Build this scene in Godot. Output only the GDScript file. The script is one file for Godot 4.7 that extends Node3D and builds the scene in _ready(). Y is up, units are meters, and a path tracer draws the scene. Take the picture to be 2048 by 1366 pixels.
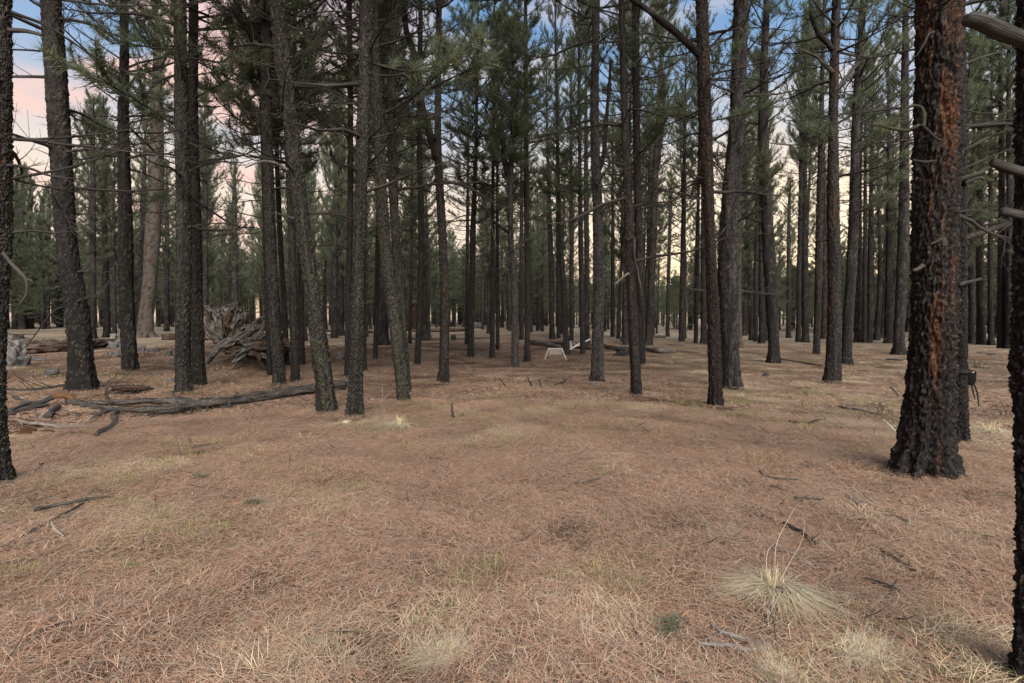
extends Node3D
# A stand of ponderosa pines over a floor of dry needles, soft evening light.

# Every pine in the survey: label, x, z, height, rust, lichen, grey, char, crown base (share of height), dead limbs,
# crown size, height of the lowest dead limb, [height, sideways offset, radius ...] of the stem, kind of fork
const TREES := [
	["dark pine trunk cut by the left edge of the picture", -4.62, -4.529, 17, 0.3, 0.2, 0.2, 0.6, 0.42, 14, 1, 2.3,[0, 0, 0.124, 0.643, 0.006, 0.088, 1.49, 0.059, 0.073, 2.235, 0.123, 0.091, 3.224, 0.174, 0.093, 4.275, 0.222, 0.088],""],
	["thick charred pine leaning left behind the left end of the fallen tree", -8.686, -10.284, 20, 0.12, 0.05, 0.1, 0.8, 0.42, 22, 1.1, 3.2,[0, -0.001, 0.286, 0.855, 0.001, 0.221, 3.05, -0.181, 0.186, 5.296, -0.232, 0.196, 7.682, -0.292, 0.176],""],
	["straight black pine left of the big old pale-barked pine", -10.237, -13.682, 15, 0.08, 0.02, 0.1, 0.8, 0.4, 22, 1, 3.6,[0, -0.001, 0.214, 1.112, -0.026, 0.187, 3.497, 0.004, 0.18, 6.485, 0.057, 0.147, 8.74, 0.168, 0.107],""],
	["big old pine with pale grey and orange plated bark", -26.084, -36.359, 24, 0.35, 0, 0.95, 0, 0.38, 16, 1.35, 7,[0, -0.003, 0.746, 1.24, 0.098, 0.515, 4.065, 0.481, 0.444, 6.868, 0.755, 0.515, 10.825, 1.156, 0.533, 13.439, 1.282, 0.462, 16.511, 1.405, 0.373],""],
	["mossy pine left of the root wad, nearer of a close pair", -6.735, -10.406, 19, 0.05, 0.3, 0.25, 0.5, 0.42, 26, 1, 3,[0, -0.001, 0.168, 0.9, 0.034, 0.152, 3.122, 0.12, 0.147, 5.394, 0.148, 0.132, 7.808, 0.191, 0.117],""],
	["darker pine hugging the mossy pine beside the root wad", -7.007, -11.415, 18, 0.1, 0.08, 0.15, 0.7, 0.4, 24, 1, 3.4,[0, -0.001, 0.167, 1.487, -0.016, 0.139, 3.254, 0.01, 0.134, 5.746, 0.022, 0.123, 7.765, 0.106, 0.1],""],
	["straight pine standing just right of the weathered root wad", -5.307, -11.646, 19, 0.1, 0.25, 0.25, 0.45, 0.42, 14, 1, 4.2,[0, -0.001, 0.171, 1.518, -0.079, 0.136, 3.321, -0.145, 0.131, 5.864, -0.158, 0.125, 8.565, -0.132, 0.108],""],
	["heavily leaning mossy pine whose base hides the log's thick end", -2.962, -8.172, 19, 0.12, 0.4, 0.2, 0.5, 0.45, 12, 1, 3.2,[0, 0, 0.168, 1.06, -0.105, 0.148, 1.857, -0.205, 0.128, 2.804, -0.322, 0.12, 4.589, -0.493, 0.124, 5.732, -0.62, 0.12, 6.485, -0.681, 0.12],""],
	["slim pine between the leaning mossy pine and the root wad", -5.127, -12.075, 15, 0.1, 0.1, 0.25, 0.5, 0.4, 14, 0.8, 5,[0, -0.001, 0.112, 1.511, -0.009, 0.106, 3.38, -0.017, 0.094, 5.448, -0.065, 0.083, 6.807, -0.099, 0.077],""],
	["thin pine behind the log, nearest right of the root wad", -6.825, -15.494, 15, 0.1, 0.1, 0.2, 0.5, 0.4, 10, 0.8, 6,[0, -0.001, 0.083, 1.968, -0.063, 0.083, 3.763, -0.128, 0.083, 7.146, -0.185, 0.068, 9.313, -0.202, 0.061],""],
	["thin pine half hidden behind the heavily leaning mossy pine", -6.577, -15.998, 15, 0.1, 0.1, 0.3, 0.4, 0.4, 8, 0.8, 6,[0, -0.001, 0.102, 1.999, 0.002, 0.094, 3.853, 0.001, 0.086, 6.594, -0.011, 0.078],""],
	["small dark stem at the foot of the pine beside the root wad", -6.271, -13.193, 14, 0.1, 0, 0.2, 0.6, 0.42, 8, 0.8, 5,[0, -0.001, 0.071, 1.461, -0.024, 0.064, 3.503, -0.033, 0.058, 6.384, -0.039, 0.058],""],
	["pine in front of the log gap, standing right of the leaning mossy pine", -2.446, -7.881, 19, 0.2, 0.2, 0.3, 0.55, 0.45, 14, 1, 3,[0, 0, 0.146, 0.767, 0.035, 0.115, 1.846, 0.067, 0.108, 2.759, 0.115, 0.089, 4.48, 0.201, 0.104, 6.309, 0.302, 0.112],""],
	["dark pine close behind the left side of the front middle pine", -4.282, -13.244, 17, 0.05, 0.1, 0.15, 0.6, 0.42, 14, 0.9, 5,[0, 0, 0.084, 2.004, 0.058, 0.084, 3.538, 0.121, 0.084, 6.43, 0.185, 0.078, 9.503, 0.196, 0.078],""],
	["dark pine close behind the right side of the front middle pine", -4.26, -14.703, 16, 0.1, 0.1, 0.2, 0.6, 0.42, 12, 0.9, 5,[0, 0, 0.093, 2.02, 0, 0.079, 3.724, 0.018, 0.072, 6.934, 0.184, 0.065],""],
	["mossy leaning pine with green lichen, near the straw clump", -1.975, -9.297, 18, 0.05, 0.7, 0.4, 0.2, 0.45, 12, 1, 3.4,[0, 0, 0.127, 0.98, -0.103, 0.113, 1.887, -0.207, 0.109, 2.964, -0.32, 0.118, 4.994, -0.402, 0.109, 6.638, -0.473, 0.095],""],
	["lichen-flecked pine right behind the green mossy leaning pine", -2.184, -10.66, 18, 0.05, 0.35, 0.35, 0.3, 0.45, 14, 1, 4,[0, 0, 0.099, 1.413, -0.105, 0.094, 3.167, -0.216, 0.099, 5.495, -0.281, 0.088, 7.968, -0.187, 0.073],""],
	["narrow pine left of the green mossy leaning pine", -4.738, -17.686, 15, 0.05, 0.15, 0.25, 0.5, 0.42, 8, 0.8, 6,[0, 0, 0.095, 2.037, 0.07, 0.086, 4.086, 0.148, 0.086, 7.116, 0.247, 0.078],""],
	["thick dark pine on a low mound behind the green mossy leaning pine", -7.058, -27.804, 21, 0.15, 0.05, 0.3, 0.4, 0.42, 10, 1.2, 7,[0, -0.001, 0.448, 1.381, 0.058, 0.326, 5.685, 0.099, 0.285, 10.448, 0.118, 0.217],""],
	["curving pine left of the reddish forked pine", -3.055, -16.45, 17, 0.08, 0.1, 0.25, 0.5, 0.42, 14, 0.9, 4.6,[0, 0, 0.137, 1.447, 0.078, 0.104, 3.993, 0.156, 0.096, 7.585, 0.133, 0.088, 10.494, 0.198, 0.08],""],
	["reddish brown pine that forks high above the open ground", -1.619, -12.123, 19, 0.5, 0.02, 0.2, 0.45, 0.46, 14, 1, 4.4,[0, 0, 0.154, 0.793, 0.011, 0.124, 1.976, 0.031, 0.112, 3.381, -0.007, 0.112, 5.458, -0.104, 0.095, 7.161, -0.086, 0.077, 8.841, -0.056, 0.071],"fork"],
	["massive red-brown trunk far behind the curving pine", -11.274, -58.748, 24, 0.9, 0, 0.2, 0.1, 0.42, 6, 1.3, 10,[0, -0.001, 0.43, 5.645, 0.054, 0.373, 14.668, 0.14, 0.316],""],
	["thin dark pine at the left of the massive red-brown trunk", -5.811, -29.057, 15, 0.1, 0.1, 0.2, 0.5, 0.42, 6, 0.8, 6,[0, -0.001, 0.128, 3.616, 0.107, 0.114, 8.079, 0.192, 0.099],""],
	["straight dark pine near the small flat pale rock", -1.621, -19.94, 16, 0.1, 0.05, 0.2, 0.5, 0.42, 14, 0.9, 4.8,[0, 0, 0.136, 2.214, 0.057, 0.127, 4.524, 0.105, 0.127, 7.94, 0.243, 0.078, 10.185, 0.288, 0.058],""],
	["thin pine touching the left side of the straight dark pine", -2.555, -28.709, 15, 0.1, 0.05, 0.25, 0.5, 0.42, 8, 0.8, 6,[0, 0, 0.112, 3.604, 0.044, 0.112, 8.013, 0.105, 0.098],""],
	["dark pine left of the pair at the end of the thin log", -0.775, -19.779, 16, 0.1, 0.05, 0.2, 0.55, 0.42, 12, 0.9, 5,[0, 0, 0.116, 2.253, 0.033, 0.106, 4.544, 0.038, 0.087, 7.932, 0.063, 0.068, 10.712, 0.096, 0.058],""],
	["slightly paler thin pine behind the end of the thin log", -0.661, -23.69, 15, 0.1, 0.05, 0.35, 0.4, 0.42, 8, 0.8, 6,[0, 0, 0.104, 3.23, -0.019, 0.104, 6.869, -0.013, 0.081],""],
	["grey pine forking below a dense round green crown", 0.099, -16.778, 11.2, 0.05, 0, 0.8, 0.05, 0.58, 5, 0.95, 3.4,[0, 0, 0.147, 1.394, 0, 0.131, 2.862, -0.042, 0.123, 4.155, -0.131, 0.098, 6.077, -0.147, 0.115, 6.554, -0.131, 0.098, 7.819, -0.099, 0.066, 8.918, -0.083, 0.049],"fork2"],
	["rusty pine right beside the grey forking pine", 0.556, -18.622, 17, 0.55, 0, 0.15, 0.4, 0.48, 12, 1, 5.5,[0, 0, 0.136, 2.267, 0.006, 0.109, 4.425, -0.025, 0.1, 7.615, -0.056, 0.109, 9.537, -0.067, 0.1],""],
	["dark trunk behind the gap between grey pine and rusty pine", 0.623, -33.561, 17, 0.1, 0, 0.25, 0.5, 0.42, 8, 1, 6,[0, 0, 0.164, 3.915, -0.004, 0.164, 9.07, -0.008, 0.131],""],
	["broad far pine left of the white wire rack", 2.667, -34.104, 19, 0.1, 0, 0.35, 0.4, 0.55, 8, 1, 7,[0, 0, 0.233, 3.915, -0.048, 0.2, 9.153, -0.233, 0.167],""],
	["leaning pine right behind the white wire rack", 2.26, -21.175, 16, 0.1, 0.05, 0.25, 0.5, 0.42, 12, 0.9, 5,[0, 0, 0.145, 2.271, -0.105, 0.134, 4.724, -0.261, 0.093, 6.344, -0.34, 0.083, 10.34, -0.449, 0.072],""],
	["far pine left of the leaning pine by the rack", 3.214, -35.355, 16, 0.1, 0, 0.3, 0.5, 0.55, 6, 0.9, 6,[0, 0, 0.138, 3.987, -0.052, 0.138, 9.418, -0.128, 0.121],""],
	["pine rising behind the pale stick leaning on the old log", 3.677, -31.607, 18, 0.1, 0, 0.35, 0.4, 0.55, 8, 1, 6,[0, 0, 0.154, 3.748, -0.006, 0.139, 8.602, -0.065, 0.139],""],
	["slim pine close left of the grey plated pine", 2.981, -21.518, 16, 0.1, 0.05, 0.3, 0.45, 0.42, 10, 0.9, 5.5,[0, 0, 0.116, 2.263, -0.047, 0.126, 4.756, -0.116, 0.116, 6.402, -0.148, 0.095],""],
	["dark trunk directly behind the left side of the grey plated pine", 4.129, -28.142, 18, 0.1, 0, 0.25, 0.5, 0.55, 8, 1, 6,[0, 0, 0.165, 3.531, -0.026, 0.165, 7.854, -0.098, 0.151],""],
	["grey plated pine with a flared foot in the right middle ground", 2.095, -12.517, 20, 0.12, 0, 0.75, 0.25, 0.44, 14, 1.1, 3.6,[0, 0, 0.214, 0.316, 0.003, 0.171, 2.029, 0.001, 0.134, 3.479, -0.005, 0.141, 6.213, -0.111, 0.116, 9.117, -0.099, 0.092],"side"],
	["rusty narrow-footed pine with a pale snag of dead limbs", 2.491, -10.157, 18, 0.42, 0, 0.2, 0.5, 0.45, 18, 1, 2.4,[0, 0, 0.114, 0.947, -0.056, 0.109, 1.938, -0.117, 0.109, 3.115, -0.175, 0.104, 5.333, -0.298, 0.074, 7.689, -0.382, 0.064],""],
	["dark pine overlapped by the rusty narrow-footed pine", 4.398, -17.326, 19, 0.25, 0, 0.2, 0.55, 0.45, 14, 1, 5,[0, 0, 0.152, 2.195, -0.061, 0.152, 4.202, -0.137, 0.152, 7.986, -0.266, 0.135, 12.006, -0.348, 0.135],""],
	["brown pine right of the rusty pair, dividing into two stems high up", 7.291, -27.255, 20, 0.3, 0, 0.3, 0.35, 0.55, 10, 1, 7,[0, 0.001, 0.2, 2.416, 0.074, 0.2, 5.573, 0.15, 0.213, 9.47, 0.241, 0.173, 12.801, 0.377, 0.146],"fork3"],
	["thick grey trunk standing behind the charred root ball", 6.125, -27.585, 20, 0.1, 0, 0.6, 0.3, 0.55, 8, 1, 7,[0, 0.001, 0.162, 3.488, -0.012, 0.162, 7.725, -0.059, 0.135],""],
	["far dark pine between grey plated pine and rusty pine", 7.523, -38.297, 17, 0.1, 0, 0.3, 0.5, 0.55, 8, 1, 6,[0, 0.001, 0.187, 4.245, -0.023, 0.168, 10.127, -0.08, 0.131],""],
	["far pine standing beyond the splintered log's right end", 10.645, -32.114, 19, 0.1, 0, 0.45, 0.3, 0.55, 10, 1, 6,[0, 0.001, 0.22, 2.592, -0.012, 0.188, 6.313, 0.005, 0.172, 11.814, -0.01, 0.125],""],
	["slim far pine farther right of the splintered log", 16.474, -54.203, 17, 0.1, 0, 0.3, 0.5, 0.55, 8, 1, 6,[0, 0.002, 0.265, 5.955, 0.015, 0.212, 14.28, 0.124, 0.185],""],
	["dark pine, left of two standing left of the red-barked front pine", 10.826, -30.121, 17, 0.1, 0, 0.25, 0.5, 0.55, 8, 0.9, 6,[0, 0.001, 0.132, 3.718, -0.008, 0.132, 8.344, -0.004, 0.103],""],
	["dark pine just left of the red-barked front pine", 10.855, -28.94, 19, 0.1, 0, 0.3, 0.5, 0.55, 8, 1, 6,[0, 0.001, 0.212, 3.63, -0.068, 0.184, 8.075, -0.151, 0.155],""],
	["slender red-barked pine in front of a thicker dark pine", 3.687, -9.183, 18, 0.55, 0, 0.1, 0.55, 0.45, 20, 1, 3.4,[0, 0, 0.143, 1.03, -0.047, 0.126, 1.926, -0.096, 0.112, 2.99, -0.162, 0.094, 4.995, -0.288, 0.121, 7.126, -0.385, 0.108],""],
	["thick dark grey pine behind the slender red-barked pine", 5.096, -11.83, 21, 0.08, 0, 0.5, 0.5, 0.48, 12, 1.1, 4,[0, 0, 0.248, 0.917, -0.054, 0.225, 2.071, -0.125, 0.237, 3.442, -0.142, 0.225, 6.025, -0.009, 0.173, 8.769, 0.037, 0.179],""],
	["grey trunk showing right behind the thick dark grey pine", 11.289, -25.36, 17, 0, 0, 0.9, 0, 0.55, 6, 1, 7,[0, 0.001, 0.223, 2.35, -0.089, 0.136, 5.288, -0.129, 0.111],""],
	["thin pine, left of a leaning far pair", 21.498, -46.001, 17, 0.1, 0, 0.3, 0.5, 0.55, 8, 0.9, 6,[0, 0.002, 0.225, 5.414, -0.238, 0.202, 12.479, -0.689, 0.135, 19.005, -1.058, 0.135],""],
	["pine, right of a leaning far pair", 15.369, -32.242, 18, 0.1, 0, 0.3, 0.5, 0.55, 8, 0.9, 6,[0, 0.001, 0.173, 3.859, -0.076, 0.157, 8.812, -0.053, 0.173, 13.386, -0.116, 0.126],""],
	["charred pine with a flaring foot right of the leaning far pair", 9.306, -18.108, 19, 0.1, 0, 0.3, 0.7, 0.44, 18, 1, 4,[0, 0.001, 0.256, 0.816, -0.047, 0.195, 2.228, -0.145, 0.221, 4.326, -0.321, 0.221, 8.28, -0.584, 0.177, 10.813, -0.603, 0.133, 12.481, -0.575, 0.115],""],
	["dark trunk hidden half behind the charred flaring pine", 14.67, -30.001, 18, 0.1, 0, 0.3, 0.6, 0.55, 8, 1, 6,[0, 0.001, 0.205, 3.704, -0.105, 0.19, 8.312, -0.216, 0.161],""],
	["slim far pine in the gap right of the charred flaring pine", 27.923, -51.66, 16, 0.2, 0, 0.3, 0.5, 0.55, 8, 0.9, 6,[0, 0.003, 0.303, 5.825, -0.131, 0.227, 13.759, -0.27, 0.151],""],
	["dark pine, left of a touching pair in the right middle distance", 17.136, -30.609, 18, 0.1, 0, 0.25, 0.6, 0.55, 10, 1, 6,[0, 0.002, 0.164, 3.722, -0.059, 0.149, 8.423, -0.087, 0.135, 14.199, -0.19, 0.105],""],
	["dark pine, right of a touching pair in the right middle distance", 17.555, -30.609, 19, 0.1, 0, 0.3, 0.6, 0.55, 10, 1, 6,[0, 0.002, 0.254, 3.723, -0.121, 0.209, 8.424, -0.27, 0.164, 14.2, -0.448, 0.12],""],
	["narrow black-footed pine left of the rusty ringed pine", 12.727, -21.345, 17, 0.1, 0, 0.35, 0.6, 0.45, 12, 0.95, 5,[0, 0.001, 0.146, 2.266, -0.005, 0.146, 4.74, -0.027, 0.156, 8.396, -0.074, 0.115],""],
	["red-brown trunk behind the narrow black-footed pine", 30.3, -49.633, 19, 0.7, 0, 0.3, 0.2, 0.55, 8, 1, 7,[0, 0.003, 0.364, 5.697, -0.125, 0.315, 13.32, -0.332, 0.242],""],
	["rusty pine ringed with old branch scars on the right", 7.978, -12.667, 18, 0.48, 0, 0.15, 0.5, 0.45, 20, 1, 3.2,[0, 0.001, 0.229, 0.597, 0, 0.186, 2.082, -0.022, 0.161, 3.549, -0.086, 0.155, 6.315, -0.185, 0.118, 9.254, -0.199, 0.099],"limbs"],
	["dark pine leaning right behind the rusty ringed pine", 11.609, -17.747, 18, 0.15, 0, 0.25, 0.6, 0.45, 16, 1, 4.4,[0, 0.001, 0.199, 2.235, 0.057, 0.173, 4.291, 0.11, 0.173, 8.167, 0.084, 0.139, 12.284, 0.189, 0.113],""],
	["straight grey pine between the right-leaning pine and the brown pair", 22.167, -32.758, 19, 0.1, 0, 0.5, 0.4, 0.55, 8, 1, 6,[0, 0.002, 0.288, 3.983, -0.118, 0.24, 9.014, -0.272, 0.192],""],
	["brown far pine, left of the brown pair", 22.137, -32.109, 18, 0.4, 0, 0.25, 0.4, 0.55, 8, 1, 6,[0, 0.002, 0.157, 3.937, -0.119, 0.141, 8.869, -0.257, 0.11],""],
	["brown far pine, right of the brown pair", 22.557, -32.238, 18, 0.3, 0, 0.25, 0.4, 0.55, 8, 1, 6,[0, 0.002, 0.205, 3.95, -0.106, 0.173, 8.902, -0.232, 0.126],""],
	["dark pine left of the flared grey-footed pine", 23.347, -31.726, 19, 0.1, 0, 0.3, 0.6, 0.55, 10, 1, 5,[0, 0.002, 0.294, 2.686, -0.052, 0.248, 6.362, -0.171, 0.201, 11.796, -0.371, 0.139],""],
	["dark pine with flared scaly foot left of the huge charred trunk", 15.594, -20.591, 19, 0.08, 0, 0.4, 0.55, 0.45, 14, 1, 4.5,[0, 0.002, 0.292, 0.604, -0.013, 0.201, 2.21, -0.003, 0.211, 4.596, 0.007, 0.211, 9.092, -0.115, 0.161, 11.017, -0.169, 0.141],""],
	["huge charred trunk with rusty orange streaks at the right", 3.961, -4.893, 22, 0.5, 0, 0.06, 0.85, 0.45, 5, 1.2, 2.2,[0, 0, 0.311, 0.267, 0.03, 0.256, 0.511, 0.05, 0.227, 0.947, 0.063, 0.21, 1.427, 0.065, 0.198, 2.28, 0.042, 0.191, 3.348, 0.033, 0.189, 4.483, 0, 0.194],"scar"],
	["black pine half hidden behind the huge charred trunk, strap around it", 5.541, -6.262, 18, 0.1, 0, 0.2, 0.85, 0.45, 6, 1, 2.4,[0, 0.001, 0.098, 0.537, -0.024, 0.086, 1.399, -0.058, 0.076, 2.491, -0.115, 0.073, 3.858, -0.168, 0.073, 5.311, -0.249, 0.067],""],
	["near black trunk cut by the right edge of the picture", 2.222, -2.05, 15, 0.25, 0, 0.1, 0.85, 0.45, 3, 1, 2.6,[0, 0, 0.114, 0.415, -0.029, 0.098, 0.833, -0.051, 0.095, 1.121, -0.072, 0.095, 1.354, -0.096, 0.097, 1.525, -0.103, 0.091, 1.883, -0.119, 0.089, 2.33, -0.14, 0.086, 2.806, -0.159, 0.081],""],
	["slim dark pine, leftmost of the row behind the right crest", 26.551, -29.524, 17, 0.1, 0, 0.3, 0.6, 0.55, 10, 1, 5,[0, 0.003, 0.187, 3.676, -0.179, 0.173, 8.21, -0.381, 0.144],""],
	["dark pine, second in the row behind the right crest", 26.185, -28.48, 18, 0.1, 0, 0.3, 0.6, 0.55, 10, 1, 5,[0, 0.003, 0.25, 2.496, -0.197, 0.195, 5.796, -0.403, 0.167, 10.674, -0.597, 0.139],""],
	["thin dark pine, third in the row behind the right crest", 26.068, -27.804, 17, 0.1, 0, 0.3, 0.6, 0.55, 10, 0.9, 5,[0, 0.003, 0.176, 3.546, -0.206, 0.136, 7.816, -0.404, 0.109],""],
	["dark pine, fourth in the row behind the right crest", 22.661, -23.694, 18, 0.1, 0, 0.3, 0.6, 0.55, 12, 1, 4.5,[0, 0.002, 0.174, 3.16, -0.116, 0.162, 6.8, -0.266, 0.139],""],
	["dark pine, last in the row, beside the right edge trunk", 22.69, -23.317, 18, 0.1, 0, 0.3, 0.6, 0.45, 12, 1, 4.5,[0, 0.002, 0.194, 3.132, -0.129, 0.171, 6.713, -0.291, 0.137],""],
	["broad dark trunk, left of two at the far left meadow", -63.016, -64.913, 20, 0.1, 0, 0.3, 0.4, 0.3, 8, 1.1, 6,[0, -0.006, 0.38, 6.234, 0.333, 0.349, 16.204, 0.877, 0.285],""],
	["broad dark trunk, right of two at the far left meadow", -62.129, -64.913, 20, 0.1, 0, 0.3, 0.4, 0.3, 8, 1.1, 6,[0, -0.006, 0.444, 6.241, 0.297, 0.38, 16.211, 0.772, 0.317],""],
	["far pine behind the small dark stump on the meadow", -62.314, -66.225, 19, 0.1, 0, 0.35, 0.4, 0.3, 8, 1.1, 6,[0, -0.006, 0.485, 6.302, 0.295, 0.42, 16.473, 0.771, 0.291],""],
	["grey-trunked far pine left of the thick leaning charred pine", -59.195, -65.176, 18, 0, 0, 0.7, 0.2, 0.35, 8, 1, 7,[0, -0.006, 0.382, 6.207, 0.344, 0.318, 14.353, 0.869, 0.223],""],
	["thin dark far pine touching the grey-trunked far pine", -62.985, -68.655, 17, 0.1, 0, 0.3, 0.5, 0.35, 6, 1, 7,[0, -0.006, 0.302, 6.391, 0.326, 0.268, 16.936, 0.906, 0.235],""],
	["far pine just left of the thick leaning charred pine", -63.325, -71.744, 18, 0.1, 0, 0.35, 0.4, 0.35, 8, 1, 7,[0, -0.006, 0.42, 6.55, 0.288, 0.35, 17.569, 0.841, 0.28],""],
	["slim dark pine, left of two behind the long rotten log", -28.387, -34.655, 16, 0.1, 0, 0.2, 0.6, 0.36, 12, 0.9, 5,[0, -0.003, 0.237, 3.944, 0.161, 0.203, 9.267, 0.377, 0.169, 14.183, 0.577, 0.135],""],
	["slim dark pine, right of two behind the long rotten log", -29.15, -36.797, 15, 0.1, 0, 0.2, 0.6, 0.36, 12, 0.9, 5,[0, -0.003, 0.27, 4.113, 0.091, 0.234, 9.765, 0.225, 0.18, 14.985, 0.361, 0.144],""],
	["thin pine beside the pale splintered snag", -27.804, -35.781, 14, 0.1, 0, 0.4, 0.4, 0.36, 8, 0.8, 5,[0, -0.003, 0.14, 4.036, 0.121, 0.14, 9.532, 0.299, 0.105],""],
	["dark trunk tucked behind the big old pale-barked pine", -31.601, -43.353, 18, 0.1, 0, 0.25, 0.6, 0.36, 12, 1, 5,[0, -0.003, 0.296, 4.595, 0.398, 0.275, 11.254, 0.763, 0.233],""],
	["slim far pine right of the big old pale-barked pine", -35.287, -52.315, 17, 0.1, 0, 0.45, 0.4, 0.36, 8, 1, 6,[0, -0.003, 0.281, 5.236, 0.176, 0.281, 13.271, 0.47, 0.204],""],
	["dark pine seen left of the root wad's top", -20.049, -33.425, 16, 0.15, 0, 0.2, 0.5, 0.36, 10, 0.9, 5,[0, -0.002, 0.18, 3.929, 0.134, 0.163, 9.062, 0.286, 0.131],""],
	["far pine rising behind the root wad", -34.018, -62.876, 20, 0.1, 0, 0.4, 0.4, 0.36, 10, 1.1, 6,[0, -0.003, 0.43, 5.987, 0.131, 0.399, 15.644, 0.36, 0.307],""],
	["thick dark pine, left of the touching pair behind the leaning mossy pine", -13.629, -39.222, 19, 0.1, 0, 0.3, 0.4, 0.3, 10, 1.1, 5,[0, -0.001, 0.287, 4.424, 0.115, 0.249, 10.448, 0.313, 0.192],""],
	["thick dark pine, right of the touching pair behind the leaning mossy pine", -14.451, -43.176, 20, 0.1, 0, 0.3, 0.4, 0.3, 10, 1.1, 6,[0, -0.001, 0.401, 4.66, 0.036, 0.316, 11.292, 0.146, 0.232],""],
	["far pine right of the red-brown trunk, over the old grey log", -3.44, -59.693, 17, 0.1, 0, 0.3, 0.4, 0.36, 8, 1, 6,[0, 0, 0.233, 5.742, 0.016, 0.175, 14.911, 0.072, 0.146],""],
	["far purple-brown trunk left of the grey forking pine", -0.281, -57.578, 18, 0.2, 0, 0.4, 0.3, 0.36, 8, 1, 6,[0, 0, 0.225, 5.708, -0.027, 0.197, 14.551, 0.004, 0.169],""],
	["far thin pine, left of two behind the old log", 2.891, -58.04, 15, 0.1, 0, 0.2, 0.5, 0.36, 8, 0.9, 4,[0, 0, 0.227, 5.753, 0.014, 0.198, 14.668, -0.008, 0.142],""],
	["far thin pine, right of two behind the old log", 3.283, -55.544, 15, 0.1, 0, 0.2, 0.5, 0.36, 8, 0.9, 4,[0, 0, 0.19, 5.561, 0.011, 0.163, 14.092, 0.119, 0.136],""],
]
const FALLEN := [
	["trunk", "bark", [-3.654, 0.081, -11.141, 0.098, -4.266, 0.073, -10.239, 0.095, -4.756, 0.069, -9.447, 0.088, -5.089, 0.068, -8.858, 0.082, -5.372, 0.068, -8.612, 0.076, -5.525, 0.067, -8.206, 0.068, -5.764, 0.06, -8.074, 0.063, -6.082, 0.053, -8.107, 0.055, -6.409, 0.047, -8.272, 0.048]],
	["limb", "bark", [-5.466, 0.082, -8.681, 0.059, -5.756, 0.116, -8.681, 0.055, -6.179, 0.115, -8.787, 0.051, -6.517, 0.098, -8.787, 0.047, -6.826, 0.093, -8.717, 0.043, -7.181, 0.086, -8.752, 0.043, -7.466, 0.09, -8.682, 0.042]],
	["limb", "bark", [-6.4, 0.053, -8.239, 0.048, -6.75, 0.061, -8.373, 0.057, -7.266, 0.07, -8.647, 0.059, -7.652, 0.077, -8.859, 0.061, -7.908, 0.102, -9.076, 0.053]],
	["peeled_limb", "peeled", [-7.682, 0.079, -8.895, 0.043, -7.706, 0.141, -8.895, 0.043, -7.8, 0.185, -8.895, 0.043, -7.891, 0.195, -8.86, 0.039, -8.037, 0.167, -8.895, 0.039]],
	["limb", "grey", [-8.029, 0.167, -8.895, 0.039, -8.06, 0.118, -8.718, 0.038, -8.163, 0.097, -8.544, 0.038, -8.127, 0.065, -8.306, 0.037, -7.982, 0.046, -7.978, 0.035]],
	["limb", "grey", [-7.896, 0.079, -8.648, 0.025, -7.913, 0.075, -8.34, 0.033, -7.958, 0.057, -8.173, 0.032, -7.903, 0.042, -7.882, 0.031]],
	["limb", "bark", [-8.268, 0.092, -8.718, 0.026, -8.471, 0.132, -8.789, 0.022, -8.764, 0.17, -8.932, 0.021]],
	["limb", "grey", [-7.543, 0.082, -8.441, 0.041, -7.365, 0.063, -8.14, 0.048, -7.105, 0.051, -7.756, 0.045]],
	["limb", "bark", [-7.544, 0.04, -8.441, 0.025, -7.058, 0.029, -8.107, 0.024, -6.762, 0.029, -7.945, 0.023]],
	["limb", "bark", [-6.427, 0.04, -8.305, 0.041, -6.179, 0.042, -7.881, 0.038, -5.806, 0.037, -7.419, 0.033, -5.59, 0.041, -7.068, 0.031, -5.507, 0.042, -6.816, 0.027, -5.419, 0.039, -6.6, 0.026]],
	["limb", "grey", [-6.42, 0.09, -8.44, 0.016, -6.439, 0.077, -8.239, 0.02, -6.464, 0.06, -8.075, 0.024, -6.413, 0.034, -7.881, 0.031, -6.301, 0.038, -7.631, 0.034]],
	["limb", "bark", [-6.96, 0.072, -8.788, 0.03, -7.035, 0.188, -8.823, 0.026, -7.041, 0.266, -8.823, 0.022, -7.039, 0.349, -8.859, 0.017, -7.101, 0.444, -8.93, 0.014]],
	["branch_stub", "bark", [-5.445, 0.079, -8.646, 0.021, -5.368, 0.027, -8.508, 0.018, -5.216, 0.012, -8.239, 0.016]],
	["branch_stub", "grey", [-5.802, 0.047, -8.139, 0.02, -5.613, 0.018, -7.881, 0.015]],
	["branch_stub", "bark", [-5.205, 0.075, -8.716, 0.021, -5.097, 0.009, -8.474, 0.017]],
	["branch_stub", "bark", [-5.761, 0.136, -8.716, 0.026, -5.856, 0.22, -8.787, 0.021, -5.919, 0.27, -8.858, 0.017]],
	["branch_stub", "grey", [-5.768, 0.188, -8.717, 0.021, -5.685, 0.168, -8.787, 0.021, -5.561, 0.144, -8.822, 0.017]],
	["branch_stub", "grey", [-4.893, 0.127, -8.822, 0.017, -4.914, 0.013, -8.822, 0.017]],
	["branch_stub", "grey", [-4.769, 0.115, -9.221, 0.018, -4.772, 0.017, -9.259, 0.016]],
	["branch_stub", "bark", [-4.844, 0.168, -8.894, 0.022, -4.826, 0.25, -8.929, 0.017]],
]
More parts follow.
